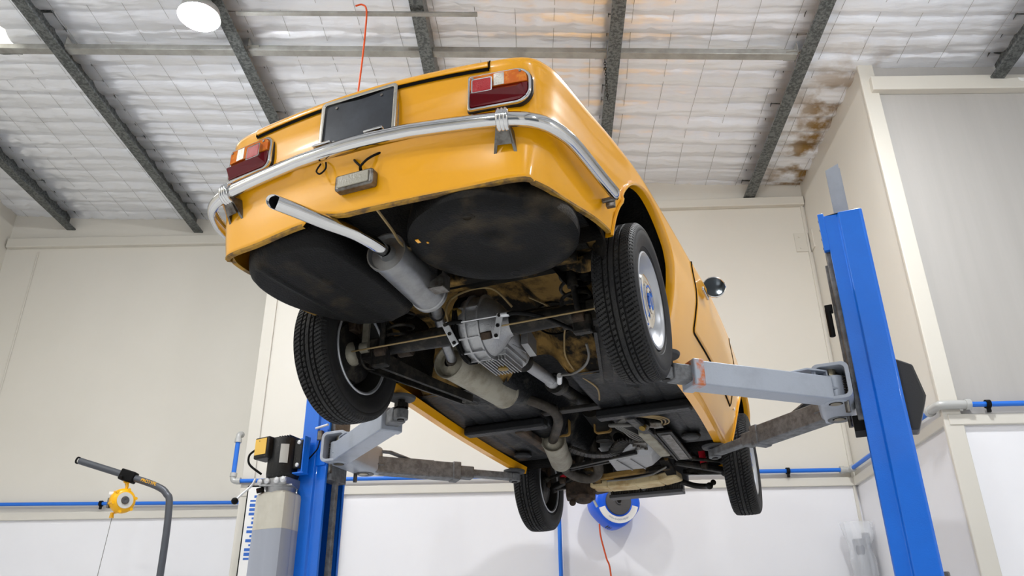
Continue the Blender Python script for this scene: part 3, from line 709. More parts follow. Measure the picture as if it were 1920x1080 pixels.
# ---- hydraulic power unit on the left post
def power_unit():
    e = empty('hydraulic_power_unit', c2w(-1.625, .90, LZ0)-Vector((0, 0, .045)), -TH); e.scale = (1.05, 1.05, 1.05); tag(e, 'black electric pump motor on a milky oil reservoir beside the left lift column', 'pump unit')
    Z = lambda z: z-LZ0
    x0 = -.005
    q = MB(); q.lathe([(Z(-.320), .072), (Z(-.310), .082), (Z(-.29), .085), (Z(-.12), .085), (Z(-.105), .080), (Z(-.098), .05), (Z(-.098), .0001)], (x0, 0, 0), (0, 0, 1), 40)
    for k in range(5): q.box((x0+.016*k-.0, -.0, Z(-.10)), (.006, .12, .010))
    q.build('motor', 'motor', e, smooth=40)
    q = MB(); R = Matrix.Rotation(-.15, 3, 'Z'); q.box((x0-.068, -.062, Z(-.160)), (.105, .09, .115), R); q.build('terminal_box', 'motor', e, bevel=.008)
    q = MB(); q.box((x0-.078, -.1080, Z(-.155)), (.082, .002, .085), R); st = q.build('yellow_sticker', 'sticker_y', e, smooth=0)
    q = MB()
    for k in range(5): q.box((x0-.088+.008*k, -.1080-.0006+.0013*k, Z(-.125)), (.0045, .001, .005), R)
    q.build('sticker_print', 'ink', st, smooth=0)
    q = MB()
    def lf(u, v):
        a = -1.20+.50*u; return (x0+.0865*math.cos(a), .0865*math.sin(a), Z(lerp(-.245, -.145, v)))
    q.grid(lf, 8, 2); q.build('white_sticker', 'sticker_w', e, smooth=60)
    q = MB(); q.tube(cr([(x0-.13, -.08, Z(-.16)), (x0-.16, -.09, Z(-.19)), (x0-.15, -.09, Z(-.24)), (x0-.09, -.06, Z(-.29))], 8), .006, 8); q.build('motor_cable', 'black', e)
    q = MB(); q.box((x0+.105, -.02, Z(-.195)), (.055, .02, .155)); q.build('motor_bracket', 'motor', e, bevel=.008)
    q = MB(); q.box((x0+.125, .0, Z(-.20)), (.06, .01, .19)); q.box((x0+.150, -.02, Z(-.20)), (.008, .05, .19)); q.box((x0+.12, -.01, Z(-.296)), (.07, .05, .008)); q.build('mounting_plate', 'blue', e, bevel=.002)
    q = MB()
    for y_ in (-.045,):
        for z in (-.135, -.255): q.lathe([(0, .011), (.008, .011), (.010, .007), (.010, .0001)], (x0+.112, -.03, Z(z)), (0, -1, 0), 8)
    q.build('mounting_bolt', 'zinc', e)
    q = MB(); q.box((x0+.0, 0, Z(-.338)), (.165, .15, .040)); q.lathe([(Z(-.395), .075), (Z(-.36), .080)], (x0, 0, 0), (0, 0, 1), 32)
    q.box((x0, 0, Z(-.36)), (.18, .165, .01), Matrix.Rotation(.3, 3, 'Z')); q.build('pump_block', 'alu', e, bevel=.006)
    q = MB()
    for k, a in enumerate((-.075, -.03, .03, .07)): q.lathe([(0, .016), (.012, .016), (.016, .010), (.018, .0001)], (x0+a, -.074, Z(-.336)), (0, -1, 0), 12)
    q.build('valve_plug', 'zinc', e)
    q = MB(); q.tube(cr([(x0-.10, -.09, Z(-.32)), (x0-.105, -.11, Z(-.36)), (x0-.145, -.13, Z(-.405)), (x0-.165, -.14, Z(-.43))], 6), .006, 8); q.build('release_lever', 'zinc', e)
    q = MB(); q.sphere((x0-.17, -.143, Z(-.437)), .018); q.build('lever_knob', 'black', e)
    # reservoir: ribbed tank, lower part darker where the oil stands
    def tank(z0, z1, name, m, top):
        q = MB(); n = 48; levels = [z0, lerp(z0, z1, .5), z1]+([z1+.02, z1+.032, z1+.034] if top else [])
        sc = [1, 1, 1]+([.96, .80, .5] if top else [])
        vs = []
        for z, k in zip(levels, sc):
            for i in range(n):
                a = 2*PI*i/n; c_, s_ = math.cos(a), math.sin(a)
                r = .103/max(abs(c_), abs(s_))**.72*(1-.035*(math.cos(8*a) > .72)); vs.append((x0+r*k*c_, r*k*s_*.86, Z(z)))
        fs = [(j*n+i, j*n+(i+1) % n, (j+1)*n+(i+1) % n, (j+1)*n+i) for j in range(len(levels)-1) for i in range(n)]
        fs += [tuple(range(n))[::-1], tuple(range((len(levels)-1)*n, len(levels)*n))]
        q.add(vs, fs); return q.build(name, m, e, smooth=30)
    tank(-.58, -.42, 'oil_reservoir', 'reservoir', True)
    tank(-1.02, -.5805, 'oil_fill', 'oil', False)
    q = MB(); q.lathe([(0, .02), (.022, .02), (.026, .016), (.026, .0001)], (x0-.065, -.078, Z(-.392)), (-.1, -.3, 1), 20); q.build('filler_cap', 'black', e, smooth=30)
    q = MB(); q.lathe([(.024, .021), (.0265, .018), (.0275, .013), (.024, .013)], (x0-.065, -.075, Z(-.40)), (-.1, -.3, 1), 20, closed=True); q.build('cap_ring', 'orange', e)
power_unit()

# ================================================================== CAR
import bisect
car = empty('car', CO, -TH); tag(car, 'yellow two-door classic coupe raised on the blue lift, seen from below and behind', 'car')
PL = [(0, -.965), (.2, -.958), (.4, -.943), (.52, -.926), (.585, -.898), (.618, -.85), (.64, -.78), (.668, -.58), (.70, -.37), (.73, -.10), (.746, .27),
      (.76, .70), (.77, 1.1), (.763, 1.63), (.742, 2.2), (.70, 2.75), (.64, 3.0), (.5, 3.1), (.25, 3.14), (0, 3.15)]
half = [Vector((a, b)) for a, b in PL]
def cr2(pts, k):
    out = []; n = len(pts)
    for i in range(n-1):
        p0 = pts[i-1] if i else Vector((-pts[1].x, pts[1].y)); p1 = pts[i]; p2 = pts[i+1]; p3 = pts[i+2] if i+2 < n else Vector((-pts[-2].x, pts[-2].y))
        for t in [q/k for q in range(k)]: out.append(.5*((2*p1)+(p2-p0)*t+(2*p0-5*p1+4*p2-p3)*t*t+(3*p1-p0-3*p2+p3)*t**3))
    return out+[pts[-1]]
hp = cr2(half, 30)
cum = [0]
for a, b in zip(hp, hp[1:]): cum.append(cum[-1]+(b-a).length)
SL = cum[-1]                                # half outline length, tail centre to nose centre
def base(s):
    """shoulder outline, s signed arc length from tail centre (+ right)"""
    sg = 1 if s >= 0 else -1; a = min(abs(s), SL)
    i = min(max(bisect.bisect_right(cum, a)-1, 0), len(hp)-2); t = (a-cum[i])/(cum[i+1]-cum[i])
    p = hp[i].lerp(hp[i+1], t); i0 = max(i-3, 0); i1 = min(i+4, len(hp)-1); d = (hp[i1]-hp[i0]).normalized()
    if i < 3: d = Vector((1, 0)) .lerp(d, i/3).normalized()
    if i > len(hp)-5: d = Vector((-1, 0))
    n = Vector((d.y, -d.x))
    return Vector((p.x*sg, p.y)), Vector((n.x*sg, n.y))
ys_tab = [(p.y, c) for p, c in zip(hp, cum)]
def s_at_y(y):
    lo, hi = .62, SL-.62
    for _ in range(40):
        m_ = (lo+hi)/2
        if base(m_)[0].y < y: lo = m_
        else: hi = m_
    return (lo+hi)/2
ZT = .485
side_in = [(-.12, .112), (-.10, .10), (-.04, .078), (.02, .058), (.1, .036), (.2, .012), (.28, -.004), (.34, -.008), (.40, -.004), (.45, .0), (.485, .0)]
tail_in = [(-.05, .035), (.03, .022), (.10, .012), (.17, .006), (.215, -.002), (.236, -.026), (.252, -.028), (.262, .004), (.30, .022), (.36, .024), (.42, .018), (.455, .006), (.485, .0)]
def smooth_interp(z, tab):
    return (interp(z-.008, tab)+2*interp(z, tab)+interp(z+.008, tab))/4
def S(s, z, off=0.):
    p, n = base(s); tw = sstep(.55, .9, -n.y)         # 1 on the tail
    nose = sstep(.5, .9, n.y)
    i = lerp(smooth_interp(z, side_in), smooth_interp(z, tail_in), tw)
    i = lerp(i, .5*max(0, .25-z)**1.5*2, nose)
    # quarter panel behind the rear wheel tucks in a little more, ledge fades along the quarter
    if tw < 1 and p.y < .0 and -n.y < .9:
        k = sstep(.05, -.6, p.y)*(1-tw); i = lerp(i, .5*i+.5*smooth_interp(z, tail_in)+.0, k)
    q = p - n*(i-off)
    return Vector((q.x, q.y, z))
AR = [(-.03, .09, .36), (2.33, .05, .365)]           # wheel arches: y, z, radius
def zbot(s):
    p, n = base(s); y = p.y
    if -n.y > .6:                                      # tail
        x = p.x
        if x < -.205: return .02+.02*sstep(-.45, -.2, x)
        if x < -.185: return lerp(.04, .06, (x+.205)/.02)
        if x < -.05: return .06-.02*sstep(-.16, -.05, x)
        return .038+.010*sstep(.35, .62, x)
    if y < -.02: return lerp(.048, .10, sstep(-.85, -.42, y)) if y > -.85 else .048
    if y < 2.33: return interp(y, [(.3, -.055), (1.75, -.10), (2.0, -.10)])
    return interp(y, [(2.6, -.03), (3.1, .05)])
# ---- outer skin
def skin():
    ds = .022; ns = int(2*SL/ds); nv = 26
    q = MB(); info = []
    Svals = [-SL+2*SL*i/ns for i in range(ns)]
    vv = [j/(nv-1) for j in range(nv)]
    inside = []; P = []
    for s in Svals:
        zb = zbot(s); y = base(s)[0].y; sidey = abs(s) > .75 and abs(s) < SL-.65
        for v in vv:
            z = lerp(zb, ZT, v); P.append([s, z]); k = -1
            if sidey:
                for a, (ay, az, ar) in enumerate(AR):
                    if math.hypot(y-ay, z-az) < ar or (abs(y-ay) < ar and z < az and y > ay-ar*.99 and y < ay+ar*.99): k = a
            inside.append(k)
    def idx(i, j): return (i % ns)*nv+j
    snap = {}
    for i in range(ns):
        for j in range(nv):
            a = idx(i, j)
            if inside[a] < 0: continue
            nb = [idx(i+1, j), idx(i-1, j)]+([idx(i, j+1)] if j < nv-1 else [])+([idx(i, j-1)] if j else [])
            nb += [idx(i+di, j+dj) for di in (-1, 1) for dj in (-1, 1) if 0 <= j+dj < nv]
            if any(inside[b] < 0 for b in nb): snap[a] = inside[a]
    verts = []
    for a, (s, z) in enumerate(P):
        if a in snap:
            ay, az, ar = AR[snap[a]]; y = base(s)[0].y; dy, dz = y-ay, z-az
            if dz < 0: y2, z2 = ay+math.copysign(ar, dy), z
            else: r = math.hypot(dy, dz) or 1; y2, z2 = ay+dy*ar/r, az+dz*ar/r
            s2 = math.copysign(s_at_y(y2), s); verts.append(S(s2, z2))
        else: verts.append(S(s, z))
    fs = []
    for i in range(ns):
        for j in range(nv-1):
            c = [idx(i, j), idx(i+1, j), idx(i+1, j+1), idx(i, j+1)]
            if all(inside[b] >= 0 for b in c): continue
            fs.append(tuple(c))
    q.add(verts, fs)
    # rounded shoulder and the decks above
    b0 = len(q.v); rows = [(.0, ZT), (.004, .496), (.014, .505), (.03, .511), (.07, .517), (.16, .527)]
    cols = []
    for s in Svals:
        col = []
        p, n = base(s)
        for ins, z in rows: 
            pp = p-n*ins*(1 if p.y > -.9 or True else 1); col.append((pp.x, pp.y, z))
        e = Vector(col[-1]); c = Vector((0, min(max(e.y, -.45), 2.75), .56))
        for t in (.35, .7, 1.): col.append(tuple(e.lerp(c, t)))
        cols += col
    m_ = len(rows)+3
    q.add(cols, [(i*m_+j, ((i+1) % ns)*m_+j, ((i+1) % ns)*m_+j+1, i*m_+j+1) for i in range(ns) for j in range(m_-1)])
    bm = bmesh.new(); me = bpy.data.meshes.new('body')
    me.from_pydata([tuple(v) for v in q.v], [], q.f); bm.from_mesh(me)
    loose = [v for v in bm.verts if not v.link_faces]; bmesh.ops.delete(bm, geom=loose, context='VERTS')
    bmesh.ops.remove_doubles(bm, verts=bm.verts, dist=.0015)
    bmesh.ops.recalc_face_normals(bm, faces=bm.faces)
    bm.to_mesh(me); bm.free(); me.materials.append(M['paint']); me.shade_smooth(); me.set_sharp_from_angle(angle=math.radians(50))
    o = bpy.data.objects.new('body', me); COL.objects.link(o); o.parent = car
    md = o.modifiers.new('solid', 'SOLIDIFY'); md.thickness = .004; md.offset = -1
    return o
body = skin()
body['label'] = 'yellow painted body shell'
# arch lips, bottom flanges
def arch_lip(k, sd):
    ay, az, ar = AR[k]; q = MB()
    pts = []
    a0 = PI+.02; 
    angs = [lerp(PI, 0, i/60) for i in range(61)]
    ring = [(ay+ar*math.cos(a), az+ar*math.sin(a)) for a in angs]
    zb0 = zbot(s_at_y(ay-ar-.01)); zb1 = zbot(s_at_y(ay+ar+.01))
    ring = [(ay-ar, z) for z in [lerp(min(zb0, az), az, t/4) for t in range(4)]]+ring+[(ay+ar, z) for z in [lerp(az, min(zb1, az), t/4) for t in range(1, 5)]]
    sec = [(.0, 0), (.007, -.001), (.009, -.006), (.006, -.012), (-.004, -.014), (-.028, -.014)]   # outward, radial
    n = len(sec)
    for (y, z) in ring:
        dy, dz = (y-ay)/ar, max(0, z-az)/ar; L_ = math.hypot(dy, dz) or 1; dy, dz = dy/L_, dz/L_
        for o_, r_ in sec:
            y2, z2 = y+dy*r_*1, z+dz*r_*1
            p = S(sd*s_at_y(y), z, 0); pts.append((p.x+sd*o_, y2, z2))
    fs = [(i*n+j, (i+1)*n+j, (i+1)*n+j+1, i*n+j+1) for i in range(len(ring)-1) for j in range(n-1)]
    q.add(pts, fs); q.build('wheel_arch_lip', 'paint', car, smooth=60)
    # inner housing
    q = MB(); w_in = .40 if k == 0 else .36; R_ = ar+.015
    def fn(u, v):
        a = lerp(-.36 if k == 0 else .0, PI+.03 if k == 0 else PI+.36, u); y, z = ay+R_*math.cos(a), az+R_*math.sin(a)
        p = S(sd*s_at_y(ay+ar*math.cos(a)), max(z-.02, 0.0), -.012)
        z = min(z, .49)
        y = min(max(y, ay-ar-.004), ay+ar+.004) if z < az else y
        return (sd*lerp(abs(p.x), w_in, v), y, z)
    q.grid(fn, 40, 6)
    nn = 40; ctr = (sd*w_in, ay, az)
    q.add([ctr]+[fn(i/(nn-1), 1) for i in range(nn)], [(0, i+1, i+2) for i in range(nn-1)])
    q.build('wheel_housing', 'under', car, smooth=40, recalc=False)
for k in (0, 1):
    for sd in (1, -1): arch_lip(k, sd)
def flange(s0, s1, name, m, ins=.016, drop=.002):
    q = MB(); n = max(4, int(abs(s1-s0)/.02))
    def fn(u, v):
        s = lerp(s0, s1, u); zb = zbot(s); p = S(s, zb); _, nn_ = base(s)
        if v < .25: return (p.x+nn_.x*.002, p.y+nn_.y*.002, zb+.006)
        if v < .6: return (p.x+nn_.x*.001, p.y+nn_.y*.001, zb-drop)
        return (p.x-nn_.x*ins, p.y-nn_.y*ins, zb-drop*.5)
    q.grid(fn, n, 3); return q.build(name, m, car, smooth=0, recalc=False)
sA = s_at_y(AR[0][0]-AR[0][2]); sB = s_at_y(AR[0][0]+AR[0][2]); sC = s_at_y(AR[1][0]-AR[1][2])
flange(-sA+.005, -.21, 'valance_edge', 'edge'); flange(-.185, sA-.005, 'valance_edge', 'edge')
for sd in (1, -1):
    q = MB(); n = 70
    def fn(u, v):
        s = lerp(sB, sC, u); zb = zbot(s); p = S(sd*s, zb)
        return [(p.x, p.y, zb), (p.x-sd*.012, p.y, zb-.010), (p.x-sd*.05, p.y, zb-.010), (p.x-sd*.06, p.y, zb+.03)][int(round(v*3))]
    q.grid(fn, n, 4); q.build('sill', 'paint_dirty' if False else 'paint', car, smooth=30, recalc=False)
# ---- boot lid edge and its dark gap
def lid():
    q = MB(); s0 = .452
    rows = [(.002, .474), (-.006, .4745), (-.008, .482), (-.006, .494), (.004, .504), (.02, .512), (.07, .5205), (.16, .532)]
    def fn(u, v):
        s = lerp(-s0, s0, u); p, n = base(s); r = rows[int(round(v*(len(rows)-1)))] if v <= 1 else None
        return (p.x-n.x*r[0], p.y-n.y*r[0], r[1]+.012*(1-(s/s0)**2)-.006)
    q.grid(fn, 60, len(rows))
    # rest of the lid panel
    b = [fn(i/59, 1) for i in range(60)]
    q.add([p for p in b]+[(p[0]*.95, -.30, .56+.0*p[0]) for p in b], [(i, i+1, 61+i, 60+i) for i in range(59)])
    q.build('boot_lid', 'paint', car, smooth=50, recalc=False, solid=0)
    q = MB()
    q.grid(lambda u, v: (lambda s, zz: tuple(S(s, zz, .0045)))(lerp(-s0-.004, s0+.004, u), lerp(.4615, .4745, v)+.012*(1-(lerp(-1, 1, u))**2)-.006), 60, 2)
    for sd in (-1, 1): 
        p, n = base(sd*(s0+.004)); q.tube([(p.x-n.x*(-.0), p.y-n.y*(-.002), .462), (p.x+n.x*.001, p.y+n.y*.002, .485), (p.x-n.x*.006, p.y-n.y*.006, .499), (p.x-n.x*.03, p.y-n.y*.03, .5125), (p.x-n.x*.16, p.y-n.y*.16, .529)], .0025, 6)
    q.build('boot_lid_gap', 'gap', car, smooth=0, recalc=False)
lid()
# ---- doors
def door(sd):
    y0, y1 = .70, 1.74
    q = MB()
    zb = lambda y: interp(y, [(.70, .135), (1.2, .115), (1.74, .085)])
    def fn(u, v):
        y = lerp(y0+.006, y1-.006, u); z = lerp(zb(y)+.006, .488, v); return tuple(S(sd*s_at_y(y), z, .0022))
    q.grid(fn, 40, 18); d = q.build('door', 'paint', car, smooth=60, recalc=True, solid=.003, off=-1)
    q = MB(); pts = [(y0+.0, .492)]+[(y0, lerp(.485, zb(y0)+.02, i/12)) for i in range(13)]+[(y0+.01, zb(y0)+.004)]+[(lerp(y0+.03, y1-.02, i/24), zb(lerp(y0, y1, i/24))) for i in range(25)]+[(y1, zb(y1)+.02)]+[(y1, lerp(zb(y1)+.03, .49, i/12)) for i in range(13)]
    q.tube([S(sd*s_at_y(y), min(z, .49), -.0005) for y, z in pts], .0055, 8); q.build('door_gap', 'gap', car, smooth=0)
    if sd > 0:
        q = MB(); p = S(s_at_y(1.86), .105, .004); q.box(p, (.004, .032, .012), Matrix.Rotation(.5, 3, 'X')); q.build('side_badge', 'zinc', car)
    q = MB(); p = S(sd*s_at_y(.82), .37, .02); q.box(p, (.014, .13, .018)); q.build('door_handle', 'chrome', d, bevel=.004)
for sd in (1, -1): door(sd)
# ---- greenhouse
def cabin():
    # glass ring and roof
    def ringp(z, inset):
        out = []
        pts = [(.62, .05), (.665, .5), (.675, 1.0), (.66, 1.55), (.52, 1.98), (0, 2.06)]
        pr = [(.55, -.25), (0, -.42)]
        R_ = [(0, -.42), (.36, -.38), (.55, -.22), (.64, .2), (.675, .8), (.675, 1.3), (.62, 1.75), (.42, 2.0), (0, 2.08)]
        full = R_+[(-x, y) for x, y in R_[::-1][1:-1]]
        c = cr([(x, y, 0) for x, y in full], 8, closed=True)
        t = inset
        return [(p.x*(1-.20*t), (p.y-.85)*(1-.42*t)+.85-.02*t, z) for p in c]
    levels = [(.525, 0), (.62, .16), (.80, .55), (.90, .80)]
    L = [ringp(z, t) for z, t in levels]; n = len(L[0])
    q = MB(); q.add([p for r in L for p in r], [(j*n+i, j*n+(i+1) % n, (j+1)*n+(i+1) % n, (j+1)*n+i) for j in range(len(L)-1) for i in range(n)])
    q.build('side_glass', 'glass', car, smooth=60)
    top = [(.90, .80), (.93, .86), (.955, .98), (.975, 1.25), (.985, 1.6)]
    T = [ringp(z, t) for z, t in top]
    q = MB(); vs = [p for r in T for p in r]; m_ = len(T)
    fs = [(j*n+i, j*n+(i+1) % n, (j+1)*n+(i+1) % n, (j+1)*n+i) for j in range(m_-1) for i in range(n)]; fs.append(tuple(range((m_-1)*n, m_*n)))
    q.add(vs, fs); q.build('roof', 'paint', car, smooth=60)
    q = MB()
    A, B = ringp(.525, 0), ringp(.905, .80)
    for i in range(n):
        x, y = A[i][0], A[i][1]
        if (abs(abs(x)-.50) < .05 and (y > 1.85 or y < -.2)) or (abs(y-.55) < .035):
            q.tube([A[i], tuple(Vector(A[i]).lerp(Vector(B[i]), .5)+Vector((0, 0, .004))), B[i]], .026, 8)
    q.build('roof_pillars', 'paint', car, smooth=60)
cabin()
# ---- bumper
def bumper():
    zt = [(0, .258), (.2, .253), (.48, .227), (.62, .212), (.8, .20), (1.13, .176)]
    sec = [(.0, .019), (.010, .0225), (.020, .018), (.0255, .008), (.0265, -.002), (.024, -.013), (.017, -.021), (.006, -.0225), (.001, -.020)]
    sE = s_at_y(-.465)
    q = MB(); ns = 150
    def fn(u, v):
        s = lerp(-sE, sE, u); p, n = base(s); z0 = interp(abs(s), zt); o_, dz = sec[int(round(v*(len(sec)-1)))]
        e = sstep(sE, sE-.03, abs(s)); stand = lerp(.034, .036, 1)
        k = lerp(.35, 1, e)
        return (p.x+n.x*(stand-.006+o_*k), p.y+n.y*(stand-.006+o_*k), z0+dz*k)
    q.grid(fn, ns, len(sec))
    b = q.build('rear_bumper', 'chrome', car, smooth=70, recalc=False, solid=.0025, off=-1)
    b['label'] = 'chrome rear bumper blade'
    for sx in (.502, -.502):
        s = math.copysign(.508, sx); p, n = base(s); z0 = interp(.505, zt)
        P = lambda o_, dz: (p.x+n.x*o_, p.y+n.y*o_, z0+dz)
        t = Vector((-n.y, n.x, 0)); up = Vector((0, 0, 1)); nn_ = Vector((n.x, n.y, 0))
        q = MB(); prof = [P(.028, .026), P(.042, .028), P(.058, .020), P(.0635, .0), P(.058, -.018), P(.044, -.030), P(.026, -.032)]
        for dx, rr in ((-.011, 1), (0, .99), (.011, 1)):
            q.tube([Vector(a)+t*dx for a in prof], .0085, 8)
        q.build('bumper_clamp', 'chrome', b, smooth=60)
        q = MB()
        for dx in (-.026, .022):
            a = Vector(P(.045, -.018))+t*dx*.6; c = Vector(P(-.01, -.085))+t*dx*1.3; d_ = Vector(P(-.02, -.02))+t*dx*1.2
            q.add([a+t*-.003, c+t*-.003, d_+t*-.003, a+t*.003, c+t*.003, d_+t*.003], [(0, 1, 2), (5, 4, 3), (0, 3, 4, 1), (1, 4, 5, 2), (2, 5, 3, 0)])
        a = Vector(P(.046, -.02)); c = Vector(P(.012, -.072))
        q.add([a-t*.016, a+t*.014, c+t*.022, c-t*.024], [(0, 1, 2, 3)])
        q.build('bumper_bracket', 'bracket', b, solid=.003, smooth=0)
    for sd in (1, -1):
        s = sd*(sE-.02); p, n = base(s); z0 = interp(abs(s), zt)
        q = MB(); q.cyl((p.x-.01*sd, p.y, z0-.012), (p.x+sd*.035, p.y, z0-.012), .009, n=10); q.box((p.x+sd*.015, p.y+.012, z0-.02), (.03, .02, .03)); q.build('end_bracket', 'bracket', b, bevel=.002)
bumper()
# ---- number plate
def plate():
    yy = -.966; cx = -.008
    q = MB(); q.prism(rrect(cx-.135, .300, cx+.135, .487, .006), (0, yy, -.007), (1, 0, 0), (0, 0, 1), (0, 1, 0), .004); pl = q.build('number_plate', 'plate', car, smooth=0, bevel=.001)
    q = MB(); q.ring(rrect(cx-.148, .290, cx+.148, .496, .018), rrect(cx-.134, .303, cx+.134, .484, .008), (0, yy-.008, -.007), (1, 0, 0), (0, 0, 1), (0, 1, 0), .016); q.build('plate_surround', 'chrome_worn', pl, bevel=.003)
    q = MB(); q.prism(rrect(cx-.14, .292, cx+.14, .494, .02), (0, yy+.008, -.007), (1, 0, 0), (0, 0, 1), (0, 1, 0), .03); q.build('plate_box', 'glassy', pl)
    for x, z in ((-.09, .458), (.085, .458), (-.09, .318), (.085, .318)):
        q = MB(); q.cyl((cx+x, yy+.001, z), (cx+x, yy-.003, z), .005, n=10); q.build('plate_screw', 'bracket', pl)
    for x in (-.105, .09):
        q = MB(); q.box((cx+x, yy-.03, .288), (.07, .035, .008)); q.build('plate_foot', 'chrome', pl, bevel=.003)
plate()
# ---- tail lamps
def tail_lamp(sd):
    P0, n0 = base(sd*.47); t0 = base(sd*.47+.001)
    n3 = Vector((n0.x, n0.y, 0)); t3 = Vector((-n0.y, n0.x, 0))             # t3 runs to the right
    o0 = S(sd*.487, .384); o = Vector((o0.x, o0.y, .384))+n3*.002
    # D shape: the wide-radius side is on the right for both lamps, as fitted on this car
    W_, H_ = .208, .136
    if sd > 0: rad = (.008, .052, .052, .010); rin = (.006, .044, .044, .008)
    else: rad = (.008, .030, .034, .008); rin = (.006, .024, .028, .006)
    O = rrect(-W_/2, -H_/2, W_/2, H_/2, rad, 8); I = rrect(-W_/2+.009, -H_/2+.009, W_/2-.011, H_/2-.009, rin, 8)
    z = Vector((0, 0, 1))
    q = MB(); q.ring(O, I, o-n3*.012, t3, z, n3, .026); lamp = q.build('tail_lamp', 'chrome', car, bevel=.003, smooth=40)
    lamp['label'] = 'right tail lamp with amber top and red bottom' if sd > 0 else 'left tail lamp with amber top and red bottom'
    q = MB(); q.ring([(a*1.025, b*1.04) for a, b in O], [(a*.98, b*.98) for a, b in O], o-n3*.010, t3, z, n3, .012); q.build('lamp_gasket', 'seal', lamp)
    zs = .006
    up = rrect(-W_/2+.010, zs, W_/2-.012, H_/2-.010, (.001, .001, rin[2]-.002, rin[3]), 8)
    q = MB(); q.prism(up, o-n3*.006, t3, z, n3, .026); q.build('amber_lens', 'amber', lamp, bevel=.004)
    lo = rrect(-W_/2+.010, -H_/2+.010, W_/2-.012, zs-.001, (rin[0], rin[1]-.004, .001, .001), 8)
    q = MB(); q.prism(lo, o-n3*.006, t3, z, n3, .022)
    # wedge that stands out in the middle of the red lens
    xs0, xs1 = -W_/2+.014, W_/2-.030
    vs = [(xs0, zs-.002, .022), (xs1, zs-.002, .022), (xs1+.012, -H_/2+.022, .022), (xs0, -H_/2+.014, .022), (xs0, -.020, .040), (xs1-.014, -.020, .040)]
    q.add([o-n3*.006+t3*a+z*b+n3*c for a, b, c in vs], [(0, 1, 5, 4), (1, 2, 5), (2, 3, 4, 5), (3, 0, 4), (0, 3, 2, 1)]); q.build('red_lens', 'red', lamp, smooth=0)
    cx0 = -W_/2+.088 if sd > 0 else -W_/2+.045
    q = MB(); q.prism(rrect(cx0, zs+.001, cx0+.034, H_/2-.014, .002), o+n3*.0, t3, z, n3, .0215); q.build('clear_lens', 'clearlens', lamp)
    if sd > 0: x0, x1 = -W_/2+.018, -W_/2+.086
    else: x0, x1 = W_/2-.100, W_/2-.036
    q = MB(); q.prism(rrect(x0+.004, -.016, x1-.004, .032, .004), o, t3, z, n3, .034); q.build('reflector', 'redref', lamp, bevel=.002)
    q = MB(); q.ring(rrect(x0, -.020, x1, .036, .006), rrect(x0+.004, -.016, x1-.004, .032, .004), o, t3, z, n3, .033); q.build('reflector_frame', 'chrome', lamp)
    q = MB()
    q.cyl(o+t3*(-W_/2+.018)+z*(H_/2-.018)+n3*.02, o+t3*(-W_/2+.018)+z*(H_/2-.018)+n3*.0225, .0045, n=10); q.build('lens_screw', 'bracket', lamp)
    q = MB(); q.cyl(o+t3*(W_/2-.034)+z*(H_/2-.020)+n3*.02, o+t3*(W_/2-.034)+z*(H_/2-.020)+n3*.0225, .0045, n=10); q.build('lens_screw', 'bracket', lamp)
tail_lamp(1); tail_lamp(-1)
# ---- reversing lamp under the bumper with its wiring
q = MB(); q.prism(rrect(-.060, .103, .080, .160, .010), (0, -.955, 0), (1, 0, 0), (0, 0, 1), (0, -1, 0), .034); rl = q.build('reversing_lamp', 'bracket', car, bevel=.006)
q = MB(); q.prism(rrect(-.048, .110, .066, .153, .006), (0, -.988, 0), (1, 0, 0), (0, 0, 1), (0, -1, 0), .005); q.build('lens', 'glassy', rl, bevel=.002)
q = MB(); q.tube(cr([(-.01, -.965, .225), (.01, -.985, .20), (.03, -.985, .175), (.02, -.96, .165)], 6), .004, 6)
q.tube(cr([(.10, -.965, .228), (.06, -.985, .20), (.03, -.985, .175), (.015, -.955, .172)], 6), .004, 6)
q.build('lamp_wire', 'black', car)
q = MB(); q.tube(cr([(-.125, -.985, .228), (-.135, -.99, .20), (-.12, -.99, .185), (-.10, -.99, .20), (-.105, -.985, .228)], 8), .003, 6); q.build('wire_loop', 'black', car)
q = MB(); q.lathe([(0, .018), (.008, .018), (.010, .010), (.010, .0001)], (-.035, -.945, .245), (0, -1, 0), 16); q.build('plug', 'black', car)
